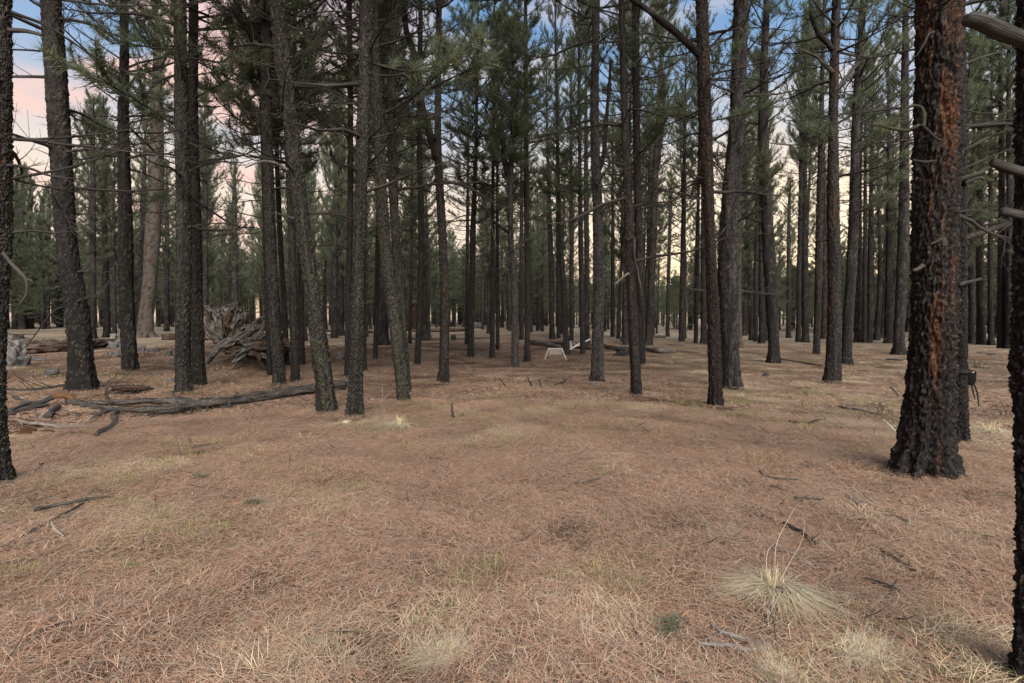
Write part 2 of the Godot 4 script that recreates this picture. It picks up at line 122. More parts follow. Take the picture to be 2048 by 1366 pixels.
const LOGS := [
	["long rotten brown log lying at the left meadow's edge", "rotten", [-21.262, 0.249, -21.953, 0.257, -20.139, 0.265, -21.691, 0.265, -19.602, 0.271, -22.669, 0.255, -20.356, 0.235, -24.956, 0.219, -21.146, 0.172, -27.583, 0.175]],
	["long pale grey log lying behind the root wad", "pale", [-21.337, 0.155, -42.324, 0.149, -18.507, 0.143, -42.663, 0.142, -15.15, 0.095, -42.832, 0.134]],
	["short grey log piece right of the big old pale-barked pine", "rotten", [-22.927, 0.224, -33.561, 0.197, -22.13, 0.219, -33.695, 0.197]],
	["weathered grey log sloping down behind the white wire rack", "silver", [0.962, 0.13, -28.94, 0.141, 1.69, 0.168, -26.185, 0.141, 2.097, 0.148, -24.365, 0.107, 2.434, 0.092, -23.036, 0.058]],
	["dark rotting log under the pale leaning stick", "rotten", [1.937, 0.114, -28.709, 0.112, 2.608, 0.175, -25.158, 0.135, 3.601, 0.171, -23.597, 0.127, 4.328, 0.159, -23.786, 0.116, 4.709, 0.127, -22.489, 0.088]],
	["splintered grey log pointing right past the rusty pair", "silver", [5.953, 0.125, -23.222, 0.079, 6.047, 0.143, -21.606, 0.105, 6.435, 0.118, -21.348, 0.083, 7.198, 0.058, -22.22, 0.022]],
	["thin dark log lying left of the grey forking pine", "bark", [-2.686, 0.14, -22.134, 0.052, -1.916, 0.073, -23.314, 0.055, -1.039, 0.067, -23.595, 0.046]],
	["long thin log far behind the reddish forked pine", "bark", [-7.654, -0.023, -36.937, 0.072, -5.343, 0.006, -35.489, 0.076, -1.583, 0.088, -35.211, 0.069]],
	["thick far log left of the straight dark pine", "rotten", [-9.692, 0.189, -49.866, 0.146, -7.183, 0.18, -51.075, 0.175, -4.537, 0.177, -54.016, 0.158]],
	["short thick log end beside the far red trunks", "silver", [-5.235, 0.358, -67.028, 0.36, -3.942, 0.353, -67.296, 0.361]],
	["far grey log right of the brown forking pine", "silver", [10.222, 0.116, -37.091, 0.087, 15.687, -0.492, -52.284, 0.112]],
	["thin bleached log on the ground left of the red-barked pine", "pale", [8.44, 0.07, -28.482, 0.042, 9.197, 0.056, -27.254, 0.035]],
	["dark far log beyond the top of the root wad", "rotten", [-55.231, 0.282, -104.027, 0.305, -48.196, 0.353, -98.372, 0.288]],
	["far dark log crossing behind the front middle pine", "rotten", [-18.26, 0.128, -48.681, 0.143, -13.057, 0.104, -47.909, 0.117]],
]
const STICKS := [
	["pale bare stick leaning over the dark rotting log", "pale", [2.529, 0.071, -22.669, 0.044, 3.031, 0.29, -23.128, 0.05, 3.584, 0.498, -23.502, 0.041]],
	["short pale stub standing beside the pale leaning stick", "pale", [2.724, 0.078, -23.596, 0.041, 2.743, 0.359, -23.977, 0.037]],
	["black hooked stick standing on open ground below the reddish forked pine", "char", [-0.923, 0.217, -7.818, 0.014, -0.92, 0.13, -7.786, 0.017, -0.871, 0.013, -7.755, 0.02, -0.82, 0.017, -7.85, 0.018, -0.751, 0.045, -7.945, 0.014]],
	["thin black stick poking up left of the grey plated pine", "char", [0.35, 0.224, -11.507, 0.013, 0.395, 0.111, -11.507, 0.017, 0.434, 0.023, -11.323, 0.017]],
	["shorter black stick poking up beside the small pale rock", "char", [0.612, 0.15, -11.553, 0.011, 0.648, 0.016, -11.369, 0.014]],
	["grey forked twig standing below the grey forking pine", "char", [-0.271, 0.179, -11.507, 0.011, -0.213, 0.1, -11.415, 0.013, -0.145, 0.023, -11.323, 0.014]],
	["short dark chunk of branch near the white wire rack", "char", [0.953, 0.014, -11.553, 0.017, 1.148, 0.009, -11.93, 0.023, 1.299, 0.024, -12.369, 0.019]],
	["thin slanting twig left of the grey plated pine", "char", [1.297, -0.014, -12.468, 0.012, 1.498, 0.092, -12.721, 0.012]],
	["small dark stick left of a forked stick on the right", "char", [4.149, -0.001, -7.599, 0.018, 4.231, 0.002, -7.478, 0.015]],
	["forked dark stick on the open right ground", "char", [4.379, 0.002, -7.478, 0.018, 4.572, 0, -7.63, 0.018, 4.795, -0.009, -7.785, 0.015]],
	["long lichen-grey stick left of the huge charred trunk", "bark", [5.909, -0.052, -9.182, 0.02, 5.919, -0.028, -8.714, 0.026, 6.035, -0.025, -8.303, 0.019]],
	["black stick poking up left of the huge charred trunk", "char", [7.891, 0.101, -10.613, 0.016, 7.968, -0.058, -10.486, 0.018]],
	["bleached stick beside the foot of the huge charred trunk", "pale", [5.113, 0.15, -6.983, 0.008, 5.17, 0.086, -6.955, 0.012, 5.193, 0.016, -6.871, 0.012]],
	["long thin stick right of the charred flaring pine", "char", [10.05, -0.036, -19, 0.03, 10.206, -0.054, -18.18, 0.028, 10.22, -0.066, -16.845, 0.021]],
	["dark stick lying before the flared scaly-footed pine", "char", [13.592, 0.003, -18.55, 0.033, 13.873, 0.005, -18.11, 0.032]],
	["crooked stick left of the huge charred trunk's foot", "char", [2.437, 0.056, -4.971, 0.008, 2.482, 0.011, -4.971, 0.01, 2.559, 0.009, -4.871, 0.01, 2.74, 0.012, -4.832, 0.008]],
	["straight dark twig below the crooked stick", "char", [2.398, 0.011, -4.677, 0.009, 2.485, 0.007, -4.528, 0.007]],
	["knobby dark stick in front of the huge charred trunk", "char", [2.416, 0.017, -4.312, 0.013, 2.498, 0.017, -4.277, 0.014, 2.617, 0.021, -4.278, 0.01]],
	["broken brown stick in front of the huge charred trunk", "bark", [2.887, 0.024, -4.366, 0.011, 2.863, 0.032, -4.226, 0.015, 2.85, 0.034, -4.108, 0.014]],
	["thin dark stick close below the huge charred trunk", "char", [2.958, 0.032, -3.976, 0.008, 2.977, 0.033, -3.771, 0.009]],
	["black stick above the big straw clump", "char", [2.063, 0.01, -3.816, 0.011, 2.092, 0.015, -3.619, 0.014, 2.074, 0.019, -3.419, 0.011]],
	["dark curved stick just behind the big straw clump", "bark", [1.756, 0.011, -3.391, 0.012, 1.841, 0.016, -3.322, 0.013, 1.867, 0.018, -3.215, 0.013, 1.876, 0.015, -3.137, 0.009]],
	["black stick lying right above the big straw clump", "char", [2.451, 0.023, -3.336, 0.008, 2.444, 0.03, -3.177, 0.012, 2.453, 0.028, -3.049, 0.009]],
	["thick dark stick right of the big straw clump", "char", [2.097, 0.017, -2.975, 0.009, 2.143, 0.024, -2.891, 0.014, 2.189, 0.021, -2.82, 0.011]],
	["curled grey branch lying below the big straw clump", "grey", [0.91, 0.008, -2.382, 0.007, 1.024, 0.011, -2.363, 0.008, 1.097, 0.011, -2.334, 0.009, 1.158, 0.011, -2.334, 0.009, 1.239, 0.01, -2.382, 0.007]],
	["flaky grey branch beside the curled branch", "bark", [1.013, 0.01, -2.524, 0.009, 1.065, 0.015, -2.432, 0.012, 1.147, 0.016, -2.392, 0.012, 1.205, 0.014, -2.373, 0.009]],
	["short dark stick on the bare ground right of centre", "char", [0.592, -0.02, -4.811, 0.008, 0.721, -0.019, -4.85, 0.012, 0.863, -0.007, -4.949, 0.009]],
	["dark curved stick near the trunk at the left edge", "char", [-4.648, 0.04, -4.717, 0.009, -4.667, 0.04, -4.912, 0.012, -4.773, 0.077, -5.136, 0.011]],
	["long dark stick lying in the left foreground", "char", [-3.807, 0.031, -4.009, 0.012, -3.655, 0.03, -4.209, 0.013, -3.45, 0.028, -4.366, 0.009]],
	["long crooked stick reaching the left picture edge", "char", [-3.411, 0.021, -3.364, 0.008, -3.458, 0.026, -3.562, 0.01, -3.497, 0.028, -3.802, 0.01, -3.559, 0.025, -4.175, 0.008]],
	["pale curved twig at the left foreground sticks", "pale", [-3.482, 0.02, -3.802, 0.007, -3.337, 0.021, -3.665, 0.008, -3.188, 0.018, -3.561, 0.006]],
	["thin straight stick under the crooked left stick", "char", [-3.377, 0.023, -3.323, 0.008, -3.281, 0.024, -3.447, 0.009, -3.192, 0.016, -3.591, 0.006]],
	["dark stick near the bottom left corner", "char", [-2.381, 0.004, -2.422, 0.007, -2.318, 0.012, -2.493, 0.01, -2.235, 0.004, -2.597, 0.008]],
	["small dark stick at the left edge of the foreground", "char", [-3.231, 0.021, -3.138, 0.009, -3.091, 0.015, -3.229, 0.006]],
	["dark stick in the grass below the fallen tree", "char", [-3.922, 0.027, -6.014, 0.012, -3.708, 0.033, -6.014, 0.015, -3.562, 0.026, -6.112, 0.012]],
	["long thin dead branch lying in front of the fallen tree", "bark", [-7.474, 0.033, -7.509, 0.026, -7.065, 0.035, -7.359, 0.026, -6.682, 0.031, -7.241, 0.025, -6.301, 0.034, -7.068, 0.023, -6.036, 0.028, -7.126, 0.018, -5.757, 0.022, -7.154, 0.014]],
	["small dark stick behind the pale rock by the dark pine", "char", [-13.181, 0.237, -16.996, 0.033, -12.797, 0.242, -16.928, 0.033]],
	["thin grey stick behind the straw clump at middle left", "char", [-2.82, 0.013, -7.755, 0.015, -2.66, 0.009, -8.339, 0.013, -2.394, 0.006, -8.717, 0.01]],
]
const ROCKS := [
	["pale boulder at the left end of the long rotten log", -18.318, -18.629, 0.764, 0.72, 0.9],
	["rounded grey boulder in front of the pale boulder", -14.722, -15.065, 0.588, 0.307, 0.5],
	["flat grey rock on the grass left of the thick charred pine", -11.655, -12.831, 0.388, 0.152, 0.4],
	["low flat rock right of the rounded grey boulder", -15.789, -16.789, 0.557, 0.108, 0.6],
	["small rock in front of the rock heap", -14.314, -18.05, 0.247, 0.116, 0.5],
	["blocky rock left of the straight black pine", -13.378, -17.271, 0.27, 0.223, 0.55],
	["large rock of the heap at the long rotten log's right end", -19.568, -25.156, 0.688, 0.405, 0.5],
	["grey rock right of the straight black pine", -13.538, -18.64, 0.364, 0.26, 0.4],
	["long grey rock on the slope right of the straight black pine", -13.155, -18.64, 0.437, 0.16, 0.45],
	["dark rock on the slope left of the mossy pair", -11.776, -17.48, 0.273, 0.244, 0.35],
	["low rock below the dark slope rock", -10.607, -15.873, 0.217, 0.136, 0.5],
	["pale flat stones left of the mossy pair", -8.901, -12.778, 0.225, 0.082, 0.75],
	["small pale stone touching the mossy pine's shadow side", -7.949, -11.838, 0.162, 0.089, 0.7],
	["small pale rock lying on the meadow", -27.755, -30.49, 0.596, 0.197, 0.8],
	["flat pale rock between two slim pines in the middle", -1.225, -20.507, 0.541, 0.132, 0.75],
	["small grey rock left of the grey forking pine", -0.192, -21.778, 0.276, 0.117, 0.55],
	["mossy grey rock left of the front middle pine", -5.946, -17.545, 0.377, 0.226, 0.5],
	["pale stone at the foot of the grey plated pine", 1.891, -11.598, 0.159, 0.1, 0.8],
	["dark flat stone right of the grey plated pine's foot", 2.373, -12.025, 0.235, 0.078, 0.35],
	["small grey stone by the black poking sticks", 0.604, -11.187, 0.12, 0.06, 0.6],
	["flat grey rock on the right crest", 19.184, -20.759, 0.405, 0.089, 0.6],
	["second flat grey rock on the right crest, farther right", 18.599, -19.706, 0.308, 0.085, 0.6],
	["tiny pale stone beside the rusty narrow-footed pine", 2.762, -9.485, 0.074, 0.051, 0.75],
	["dark stone half sunk among sticks on the right", 7.107, -14.175, 0.208, 0.122, 0.25],
	["grey rock at the right foot of the root wad", -7.222, -14.95, 0.321, 0.161, 0.45],
	["dark rock right of the rusty pine by the rack", 0.846, -22.76, 0.267, 0.147, 0.35],
]
const CLUMPS := [
	["big pale straw bunchgrass clump in the right foreground", 1.506, -2.867, 0.28, 3],
	["flattened pale green straw clump near the bottom right", 1.635, -2.295, 0.168, 1],
	["pale straw strands at the bottom edge right of centre", 1.184, -2.184, 0.128, 1],
	["whitish dry grass bunch at the bottom edge of centre", 0.821, -2.221, 0.119, 1],
	["pale dry grass bunch at the bottom left of centre", -0.338, -2.324, 0.136, 1],
	["straw clump beside the thin bare sapling", -1.619, -7.329, 0.344, 2],
	["small straw tuft on the open needle ground", -0.013, -6.733, 0.197, 1],
	["tall straw clump between the two right edge trunks", 6.489, -6.844, 0.348, 2],
	["small straw tuft at the foot of the thick dark grey pine", 4.705, -10.402, 0.183, 2],
	["straw tuft at the foot of the front middle pine", -2.433, -7.389, 0.159, 2],
	["low straw tuft far behind the curving pine", -2.308, -13.676, 0.24, 1],
	["straw tuft on the bare ground right of the reddish forked pine", -1.376, -14.465, 0.17, 1],
	["dry straw tuft in the centre right foreground", 1.55, -3.694, 0.18, 1],
]
const LIMBS := [
	[65, "lich", [-0.384, 3.208, 0.36, 0.013, -0.387, 3.285, 0.36, 0.015, -0.407, 3.357, 0.36, 0.015, -0.469, 3.383, 0.36, 0.013, -0.546, 3.357, 0.36, 0.01, -0.613, 3.298, 0.36, 0.006, -0.723, 3.217, 0.36, 0.004]],
	[65, "lich", [-0.474, 3.195, 0.42, 0.015, -0.567, 3.153, 0.42, 0.015, -0.679, 3.161, 0.42, 0.013, -0.791, 3.187, 0.42, 0.01, -0.894, 3.195, 0.42, 0.005]],
	[65, "grey", [-0.422, 3.218, 0.38, 0.013, -0.355, 3.159, 0.38, 0.011, -0.292, 3.099, 0.38, 0.011, -0.213, 3.074, 0.38, 0.007]],
	[65, "grey", [-0.33, 4.002, 0.36, 0.011, -0.372, 3.985, 0.36, 0.011, -0.404, 3.918, 0.36, 0.011, -0.436, 3.859, 0.36, 0.008, -0.476, 3.796, 0.36, 0.004]],
	[65, "lich", [-0.133, 2.179, 0.33, 0.027, -0.162, 2.24, 0.33, 0.022, -0.206, 2.223, 0.33, 0.013, -0.266, 2.197, 0.33, 0.007]],
	[65, "bark", [-0.297, 2.015, 0.3, 0.022, -0.34, 1.98, 0.3, 0.018, -0.384, 1.966, 0.3, 0.013]],
	[65, "grey", [-0.445, 2.927, 0.33, 0.011, -0.339, 2.91, 0.33, 0.011, -0.234, 2.923, 0.33, 0.006]],
	[66, "bark", [-0.14, 4.572, 0, 0.016, 0.095, 4.659, 0, 0.013, 0.354, 4.728, 0, 0.007]],
	[66, "grey", [-0.161, 3.787, 0.05, 0.016, 0.198, 3.881, 0.05, 0.013, 0.535, 3.916, 0.05, 0.008]],
	[66, "lich", [-0.286, 3.479, 0.1, 0.02, 0.049, 3.654, 0.1, 0.018, 0.396, 3.799, 0.1, 0.012]],
	[66, "lich", [-0.159, 3.324, 0.05, 0.017, 0.152, 3.46, 0.05, 0.015, 0.456, 3.583, 0.05, 0.008]],
	[66, "lich", [-0.314, 3.165, 0.12, 0.022, -0.057, 3.247, 0.12, 0.024, 0.133, 3.351, 0.12, 0.02, 0.241, 3.433, 0.12, 0.016]],
	[66, "grey", [-0.165, 3.147, 0.1, 0.018, -0.002, 3.211, 0.1, 0.016, 0.059, 3.182, 0.1, 0.012]],
	[66, "grey", [-0.292, 2.783, 0.1, 0.012, -0.127, 2.824, 0.1, 0.012, 0.158, 2.824, 0.1, 0.006]],
	[66, "grey", [-0.184, 1.941, 0.1, 0.022, -0.054, 1.983, 0.1, 0.02, 0.082, 2.013, 0.1, 0.016]],
	[67, "grey", [-0.214, 2.62, 0.03, 0.03, -0.332, 2.669, 0.03, 0.029, -0.41, 2.699, 0.03, 0.027, -0.468, 2.717, 0.03, 0.025, -0.484, 2.723, 0.03, 0.018]],
	[67, "grey", [-0.225, 2.119, 0.05, 0.018, -0.307, 2.146, 0.05, 0.018, -0.369, 2.169, 0.05, 0.017, -0.379, 2.172, 0.05, 0.01]],
	[67, "grey", [-0.221, 1.963, 0.05, 0.016, -0.279, 1.975, 0.05, 0.015, -0.326, 1.986, 0.05, 0.014, -0.336, 1.988, 0.05, 0.008]],
	[20, "bark", [-0.137, 5.246, 0.02, 0.095, -0.284, 5.794, 0.02, 0.089, -0.43, 6.362, 0.02, 0.083, -0.539, 7.04, 0.02, 0.077, -0.615, 7.602, 0.02, 0.071, -0.794, 8.105, 0.02, 0.065, -0.878, 8.829, 0.02, 0.059, -0.933, 10.153, 0.02, 0.035]],
	[27, "bark", [-0.212, 6.23, 0.02, 0.098, -0.324, 6.706, 0.02, 0.09, -0.372, 7.181, 0.02, 0.082, -0.404, 7.733, 0.02, 0.065, -0.419, 8.44, 0.02, 0.041]],
	[27, "bark", [-0.196, 4.376, 0.03, 0.065, -0.439, 4.552, 0.03, 0.056, -0.73, 4.792, 0.03, 0.049, -0.939, 5.112, 0.03, 0.039, -1.214, 5.336, 0.03, 0.029, -1.455, 5.671, 0.03, 0.016]],
	[27, "grey", [-0.839, 5.034, 0.1, 0.02, -0.776, 4.7, 0.1, 0.023, -0.68, 4.22, 0.1, 0.02, -0.567, 3.868, 0.1, 0.011]],
	[36, "bark", [0.008, 5.145, 0.02, 0.061, 0.113, 5.558, 0.02, 0.056, 0.166, 6.323, 0.02, 0.049, 0.208, 6.908, 0.02, 0.041, 0.26, 7.722, 0.02, 0.032]],
	[39, "bark", [0.252, 9.206, 0.02, 0.16, 0.439, 10.749, 0.02, 0.146, 0.548, 12.284, 0.02, 0.133, 0.599, 14.063, 0.02, 0.106]],
	[37, "grey", [-0.256, 3.091, 0.16, 0.016, -0.13, 3.149, 0.16, 0.02, -0.117, 2.822, 0.16, 0.02, -0.055, 2.514, 0.16, 0.018, 0.039, 2.011, 0.16, 0.014]],
	[37, "pale", [-0.215, 2.458, 0.14, 0.025, -0.35, 2.361, 0.14, 0.025, -0.495, 2.235, 0.14, 0.016]],
	[46, "bark", [-0.355, 6.083, 0.02, 0.063, -0.48, 6.253, 0.02, 0.058, -0.869, 6.591, 0.02, 0.054, -1.291, 6.904, 0.02, 0.048, -1.624, 7.156, 0.02, 0.045, -1.991, 7.449, 0.02, 0.036]],
	[58, "bark", [-0.301, 8.062, 0.05, 0.062, -0.401, 8.202, 0.05, 0.057, -0.636, 8.458, 0.05, 0.049, -0.802, 8.807, 0.05, 0.039, -0.847, 9.131, 0.05, 0.03, -0.964, 9.455, 0.05, 0.02]],
	[58, "bark", [-0.173, 7.053, 0.05, 0.049, -0.036, 7.288, 0.05, 0.044, 0.102, 7.476, 0.05, 0.037, 0.38, 7.804, 0.05, 0.025]],
	[58, "bark", [-0.29, 7.5, 0.1, 0.049, -0.488, 7.687, 0.1, 0.042, -0.709, 7.885, 0.1, 0.032, -0.951, 7.978, 0.1, 0.02]],
	[0, "bark", [0.229, 2.112, 0.08, 0.015, 0.286, 2.035, 0.08, 0.014, 0.352, 1.967, 0.08, 0.013, 0.409, 1.898, 0.08, 0.012, 0.422, 1.816, 0.08, 0.011, 0.41, 1.743, 0.08, 0.01, 0.355, 1.673, 0.08, 0.006]],
	[0, "bark", [0.408, 1.889, 0.08, 0.009, 0.451, 1.881, 0.08, 0.006, 0.476, 1.855, 0.08, 0.003]],
	[7, "pale", [-0.507, 3.861, 0.12, 0.019, -0.66, 3.953, 0.12, 0.017, -0.853, 3.999, 0.12, 0.016, -1.032, 3.953, 0.12, 0.013, -1.173, 3.892, 0.12, 0.008]],
	[6, "grey", [0.026, 6.476, 0.1, 0.027, -0.227, 6.519, 0.1, 0.025, -0.45, 6.411, 0.1, 0.023, -0.632, 6.195, 0.1, 0.02, -0.705, 5.936, 0.1, 0.016, -0.672, 5.501, 0.1, 0.009]],
	[7, "grey", [-0.43, 3.118, 0.12, 0.016, -0.646, 3.187, 0.12, 0.014, -0.879, 3.218, 0.12, 0.008]],
	[0, "bark", [0.315, 4.014, 0.02, 0.022, 0.451, 4.006, 0.02, 0.018, 0.595, 3.973, 0.02, 0.013]],
]

const BUMPS := [[-13.5, -22.5, 0.35, 3.6], [-7.95, -15.0, 0.36, 0.75], [-12.0, -17.5, 0.12, 3.0], [6.0, -23.0, 0.15, 4.0], [-4.8, -21.0, 0.30, 2.2]]

class Shape:
	var v := PackedVector3Array()
	var n := PackedVector3Array()
	var c := PackedColorArray()
	var u := PackedVector2Array()
	var ix := PackedInt32Array()
	func mesh(m: Material) -> ArrayMesh:
		var a := []
		a.resize(Mesh.ARRAY_MAX)
		a[Mesh.ARRAY_VERTEX] = v
		if n.size() == v.size(): a[Mesh.ARRAY_NORMAL] = n
		if c.size() == v.size(): a[Mesh.ARRAY_COLOR] = c
		if u.size() == v.size(): a[Mesh.ARRAY_TEX_UV] = u
		if ix.size(): a[Mesh.ARRAY_INDEX] = ix
		var o := ArrayMesh.new()
		o.add_surface_from_arrays(Mesh.PRIMITIVE_TRIANGLES, a)
		o.surface_set_material(0, m)
		return o

var M := {}
var rng := RandomNumberGenerator.new()
var cell := FastNoiseLite.new()
var cell_tone := FastNoiseLite.new()
var fine := FastNoiseLite.new()
var soft := FastNoiseLite.new()
var used := {}
var tuft_v := []
var tuft_c := []
var dead_limbs := []
var live_limbs := []
var live_needles := []
var crowns := []
var stems := []

# ---------- small helpers ----------
func sm(t: float) -> float:
	t = clampf(t, 0.0, 1.0)
	return t * t * (3.0 - 2.0 * t)

func tone(r: float, g: float, b: float) -> Color:  # linear base colour, stored so that dark tones keep their steps
	return Color(pow(maxf(r, 0.0), 0.4545), pow(maxf(g, 0.0), 0.4545), pow(maxf(b, 0.0), 0.4545))

func tone3(v: Vector3) -> Color:
	return tone(v.x, v.y, v.z)

func land(x: float, z: float) -> float:
	var h := 0.045 * sin(x * 0.55 + 1.3) * sin(z * 0.47 + 0.4) + 0.10 * sin(x * 0.19 + 0.5) * sin(z * 0.15 + 1.0)
	for b in BUMPS:
		h += b[2] * exp(-((x - b[0]) * (x - b[0]) + (z - b[1]) * (z - b[1])) / (b[3] * b[3]))
	h -= 0.6 * sm((-z - 33.0) / 16.0) * sm((x - 5.0) / 9.0)
	return h * sm((sqrt(x * x + z * z) - 1.0) / 4.0)

var feet := []
func heaped(x: float, z: float) -> float:  # fine relief of the floor: hollows, humps, litter heaped against the stems
	var h := 0.022 * fine.get_noise_2d(x * 1.9, z * 1.9) + 0.03 * soft.get_noise_2d(x * 1.2, z * 1.2)
	if z > -15.0:
		for f in feet:
			var d: float = (x - f[0]) * (x - f[0]) + (z - f[1]) * (z - f[1])
			if d < 1.2: h += 0.065 * exp(-d / f[2])
	return h

func numbered(called: String) -> String:
	if not used.has(called):
		used[called] = 0
		return called
	used[called] += 1
	return "%s_%03d" % [called, used[called]]

func tag(o: Node, label: String, category: String, group := "", kind := "") -> Node:
	if label: o.set_meta("label", label)
	if category: o.set_meta("category", category)
	if group: o.set_meta("group", group)
	if kind: o.set_meta("kind", kind)
	return o

func thing(called: String, label: String, category: String, at: Vector3, group := "") -> Node3D:
	var o := Node3D.new()
	o.name = numbered(called)
	add_child(o)
	o.position = at
	tag(o, label, category, group)
	return o

func part(called: String, mesh: Mesh, parent: Node, xf := Transform3D()) -> MeshInstance3D:
	var o := MeshInstance3D.new()
	o.name = called
	o.mesh = mesh
	o.transform = xf
	parent.add_child(o, true)
	return o

func top_mesh(called: String, mesh: Mesh, label: String, category: String, group := "", kind := "") -> MeshInstance3D:
	var o := MeshInstance3D.new()
	o.name = numbered(called)
	o.mesh = mesh
	add_child(o)
	tag(o, label, category, group, kind)
	return o

func many(called: String, mesh: Mesh, places: Array, colors: Array, parent: Node) -> MultiMeshInstance3D:
	var mm := MultiMesh.new()
	mm.transform_format = MultiMesh.TRANSFORM_3D
	mm.use_colors = colors.size() > 0
	mm.mesh = mesh
	mm.instance_count = places.size()
	for i in places.size():
		mm.set_instance_transform(i, places[i])
		if colors.size(): mm.set_instance_color(i, colors[i])
	var o := MultiMeshInstance3D.new()
	o.name = called
	o.multimesh = mm
	parent.add_child(o, true)
	return o

func curve(p: Array, k: int) -> Array:  # [Vector3, radius] points through the given ones, k steps between two
	var o := []
	for i in p.size() - 1:
		var a: Vector3 = p[maxi(i - 1, 0)][0]
		var b: Vector3 = p[i][0]
		var c: Vector3 = p[i + 1][0]
		var d: Vector3 = p[mini(i + 2, p.size() - 1)][0]
		for j in k:
			var t := float(j) / k
			o.append([b.cubic_interpolate(c, a, d, t), lerpf(p[i][1], p[i + 1][1], t)])
	o.append(p[-1])
	return o

func points(a: Array, at := Vector3.ZERO) -> Array:
	var o := []
	for i in range(0, a.size(), 4):
		o.append([Vector3(a[i], a[i + 1], a[i + 2]) - at, float(a[i + 3])])
	return o

# A round or furrowed stick through points. rough: relief as a share of the radius; pal: tones it is made of
func stick(s: Shape, p: Array, sides: int, rough: float, pal: Array, seedf := 0.0, grain := 1.0) -> void:
	var base := s.v.size()
	var ring := []
	var along := 0.0
	var side := Vector3.ZERO
	for i in p.size():
		var here: Vector3 = p[i][0]
		var dir: Vector3 = (p[mini(i + 1, p.size() - 1)][0] - p[maxi(i - 1, 0)][0]).normalized()
		if i == 0: side = dir.cross(Vector3(0.31, 0.83, 0.46)).normalized()
		else:
			along += here.distance_to(p[i - 1][0])
			side = (side - dir * side.dot(dir)).normalized()
		var other := dir.cross(side)
		var r: float = p[i][1]
		for j in sides:
			var a := TAU * j / sides
			var w := side * cos(a) + other * sin(a)
			var k := fine.get_noise_3d(cos(a) * 9.0 * grain + seedf, along * 2.6 / grain, sin(a) * 9.0 * grain)
			var k2 := soft.get_noise_3d(here.x * 6.0 + cos(a) * 1.5 + seedf, here.y * 6.0, here.z * 6.0 + sin(a) * 1.5)
			s.v.append(here + w * r * (1.0 + rough * (k * 1.3 + k2)))
			s.n.append(w)
			s.u.append(Vector2(float(j) / sides * 2.0, along * 0.8))
			var f := clampf(0.5 + 0.9 * fine.get_noise_3d(cos(a) * 14.0 * grain + seedf + 40.0, along * 3.0 / grain, sin(a) * 14.0 * grain), 0.0, 0.999) * (pal.size() - 1)
			s.c.append(tone3((pal[int(f)] as Vector3).lerp(pal[int(f) + 1], f - int(f))))
	for i in p.size() - 1:
		for j in sides:
			var a := base + i * sides + j
			var b := base + i * sides + (j + 1) % sides
			s.ix.append_array([a, a + sides, b, b, a + sides, b + sides])
	for e in [0, p.size() - 1]:  # ends
		var mid := s.v.size()
		var dir: Vector3 = (p[1][0] - p[0][0]).normalized() * (-1.0 if e == 0 else 1.0)
		if e > 0: dir = (p[-1][0] - p[-2][0]).normalized()
		s.v.append(p[e][0] + dir * p[e][1] * 0.25)
		s.n.append(dir)
		s.u.append(Vector2.ZERO)
		s.c.append(tone3(pal[pal.size() / 2]))
		for j in sides:
			var a: int = base + e * sides + j
			var b: int = base + e * sides + (j + 1) % sides
			s.ix.append_array([mid, a, b] if e == 0 else [mid, b, a])

func regular_normals(s: Shape, m: Material) -> ArrayMesh:  # smooth normals from the faces
	var nn := PackedVector3Array()
	nn.resize(s.v.size())
	for i in range(0, s.ix.size(), 3):
		var a := s.ix[i]
		var b := s.ix[i + 1]
		var c := s.ix[i + 2]
		var f := (s.v[c] - s.v[a]).cross(s.v[b] - s.v[a])
		nn[a] += f
		nn[b] += f
		nn[c] += f
	for i in nn.size(): nn[i] = nn[i].normalized()
	s.n = nn
	return s.mesh(m)

const PAL := {
	"bark": [Vector3(0.04, 0.033, 0.03), Vector3(0.10, 0.082, 0.070), Vector3(0.17, 0.15, 0.135), Vector3(0.07, 0.058, 0.05), Vector3(0.22, 0.20, 0.18)],
	"limb": [Vector3(0.026, 0.022, 0.020), Vector3(0.06, 0.05, 0.044), Vector3(0.036, 0.031, 0.028), Vector3(0.09, 0.08, 0.072)],
	"grey": [Vector3(0.06, 0.053, 0.048), Vector3(0.17, 0.158, 0.148), Vector3(0.10, 0.09, 0.082), Vector3(0.23, 0.215, 0.20)],
	"silver": [Vector3(0.03, 0.023, 0.019), Vector3(0.19, 0.175, 0.16), Vector3(0.075, 0.06, 0.05), Vector3(0.31, 0.29, 0.27), Vector3(0.10, 0.08, 0.066)],
	"pale": [Vector3(0.20, 0.18, 0.155), Vector3(0.33, 0.305, 0.275), Vector3(0.26, 0.235, 0.205), Vector3(0.40, 0.375, 0.34)],
	"rotten": [Vector3(0.03, 0.021, 0.017), Vector3(0.13, 0.085, 0.06), Vector3(0.07, 0.048, 0.036), Vector3(0.17, 0.13, 0.10)],
	"char": [Vector3(0.018, 0.016, 0.015), Vector3(0.05, 0.044, 0.04), Vector3(0.028, 0.024, 0.022), Vector3(0.08, 0.07, 0.062)],
	"peeled": [Vector3(0.17, 0.085, 0.042), Vector3(0.28, 0.155, 0.08), Vector3(0.22, 0.115, 0.058)],
	"lich": [Vector3(0.07, 0.062, 0.05), Vector3(0.17, 0.165, 0.11), Vector3(0.10, 0.09, 0.07), Vector3(0.22, 0.215, 0.165)],
	"dead": [Vector3(0.018, 0.0155, 0.0145), Vector3(0.038, 0.033, 0.030), Vector3(0.024, 0.021, 0.019), Vector3(0.066, 0.06, 0.055)],
	"orange": [Vector3(0.15, 0.066, 0.032), Vector3(0.23, 0.12, 0.06), Vector3(0.10, 0.048, 0.027), Vector3(0.19, 0.10, 0.055)],
}

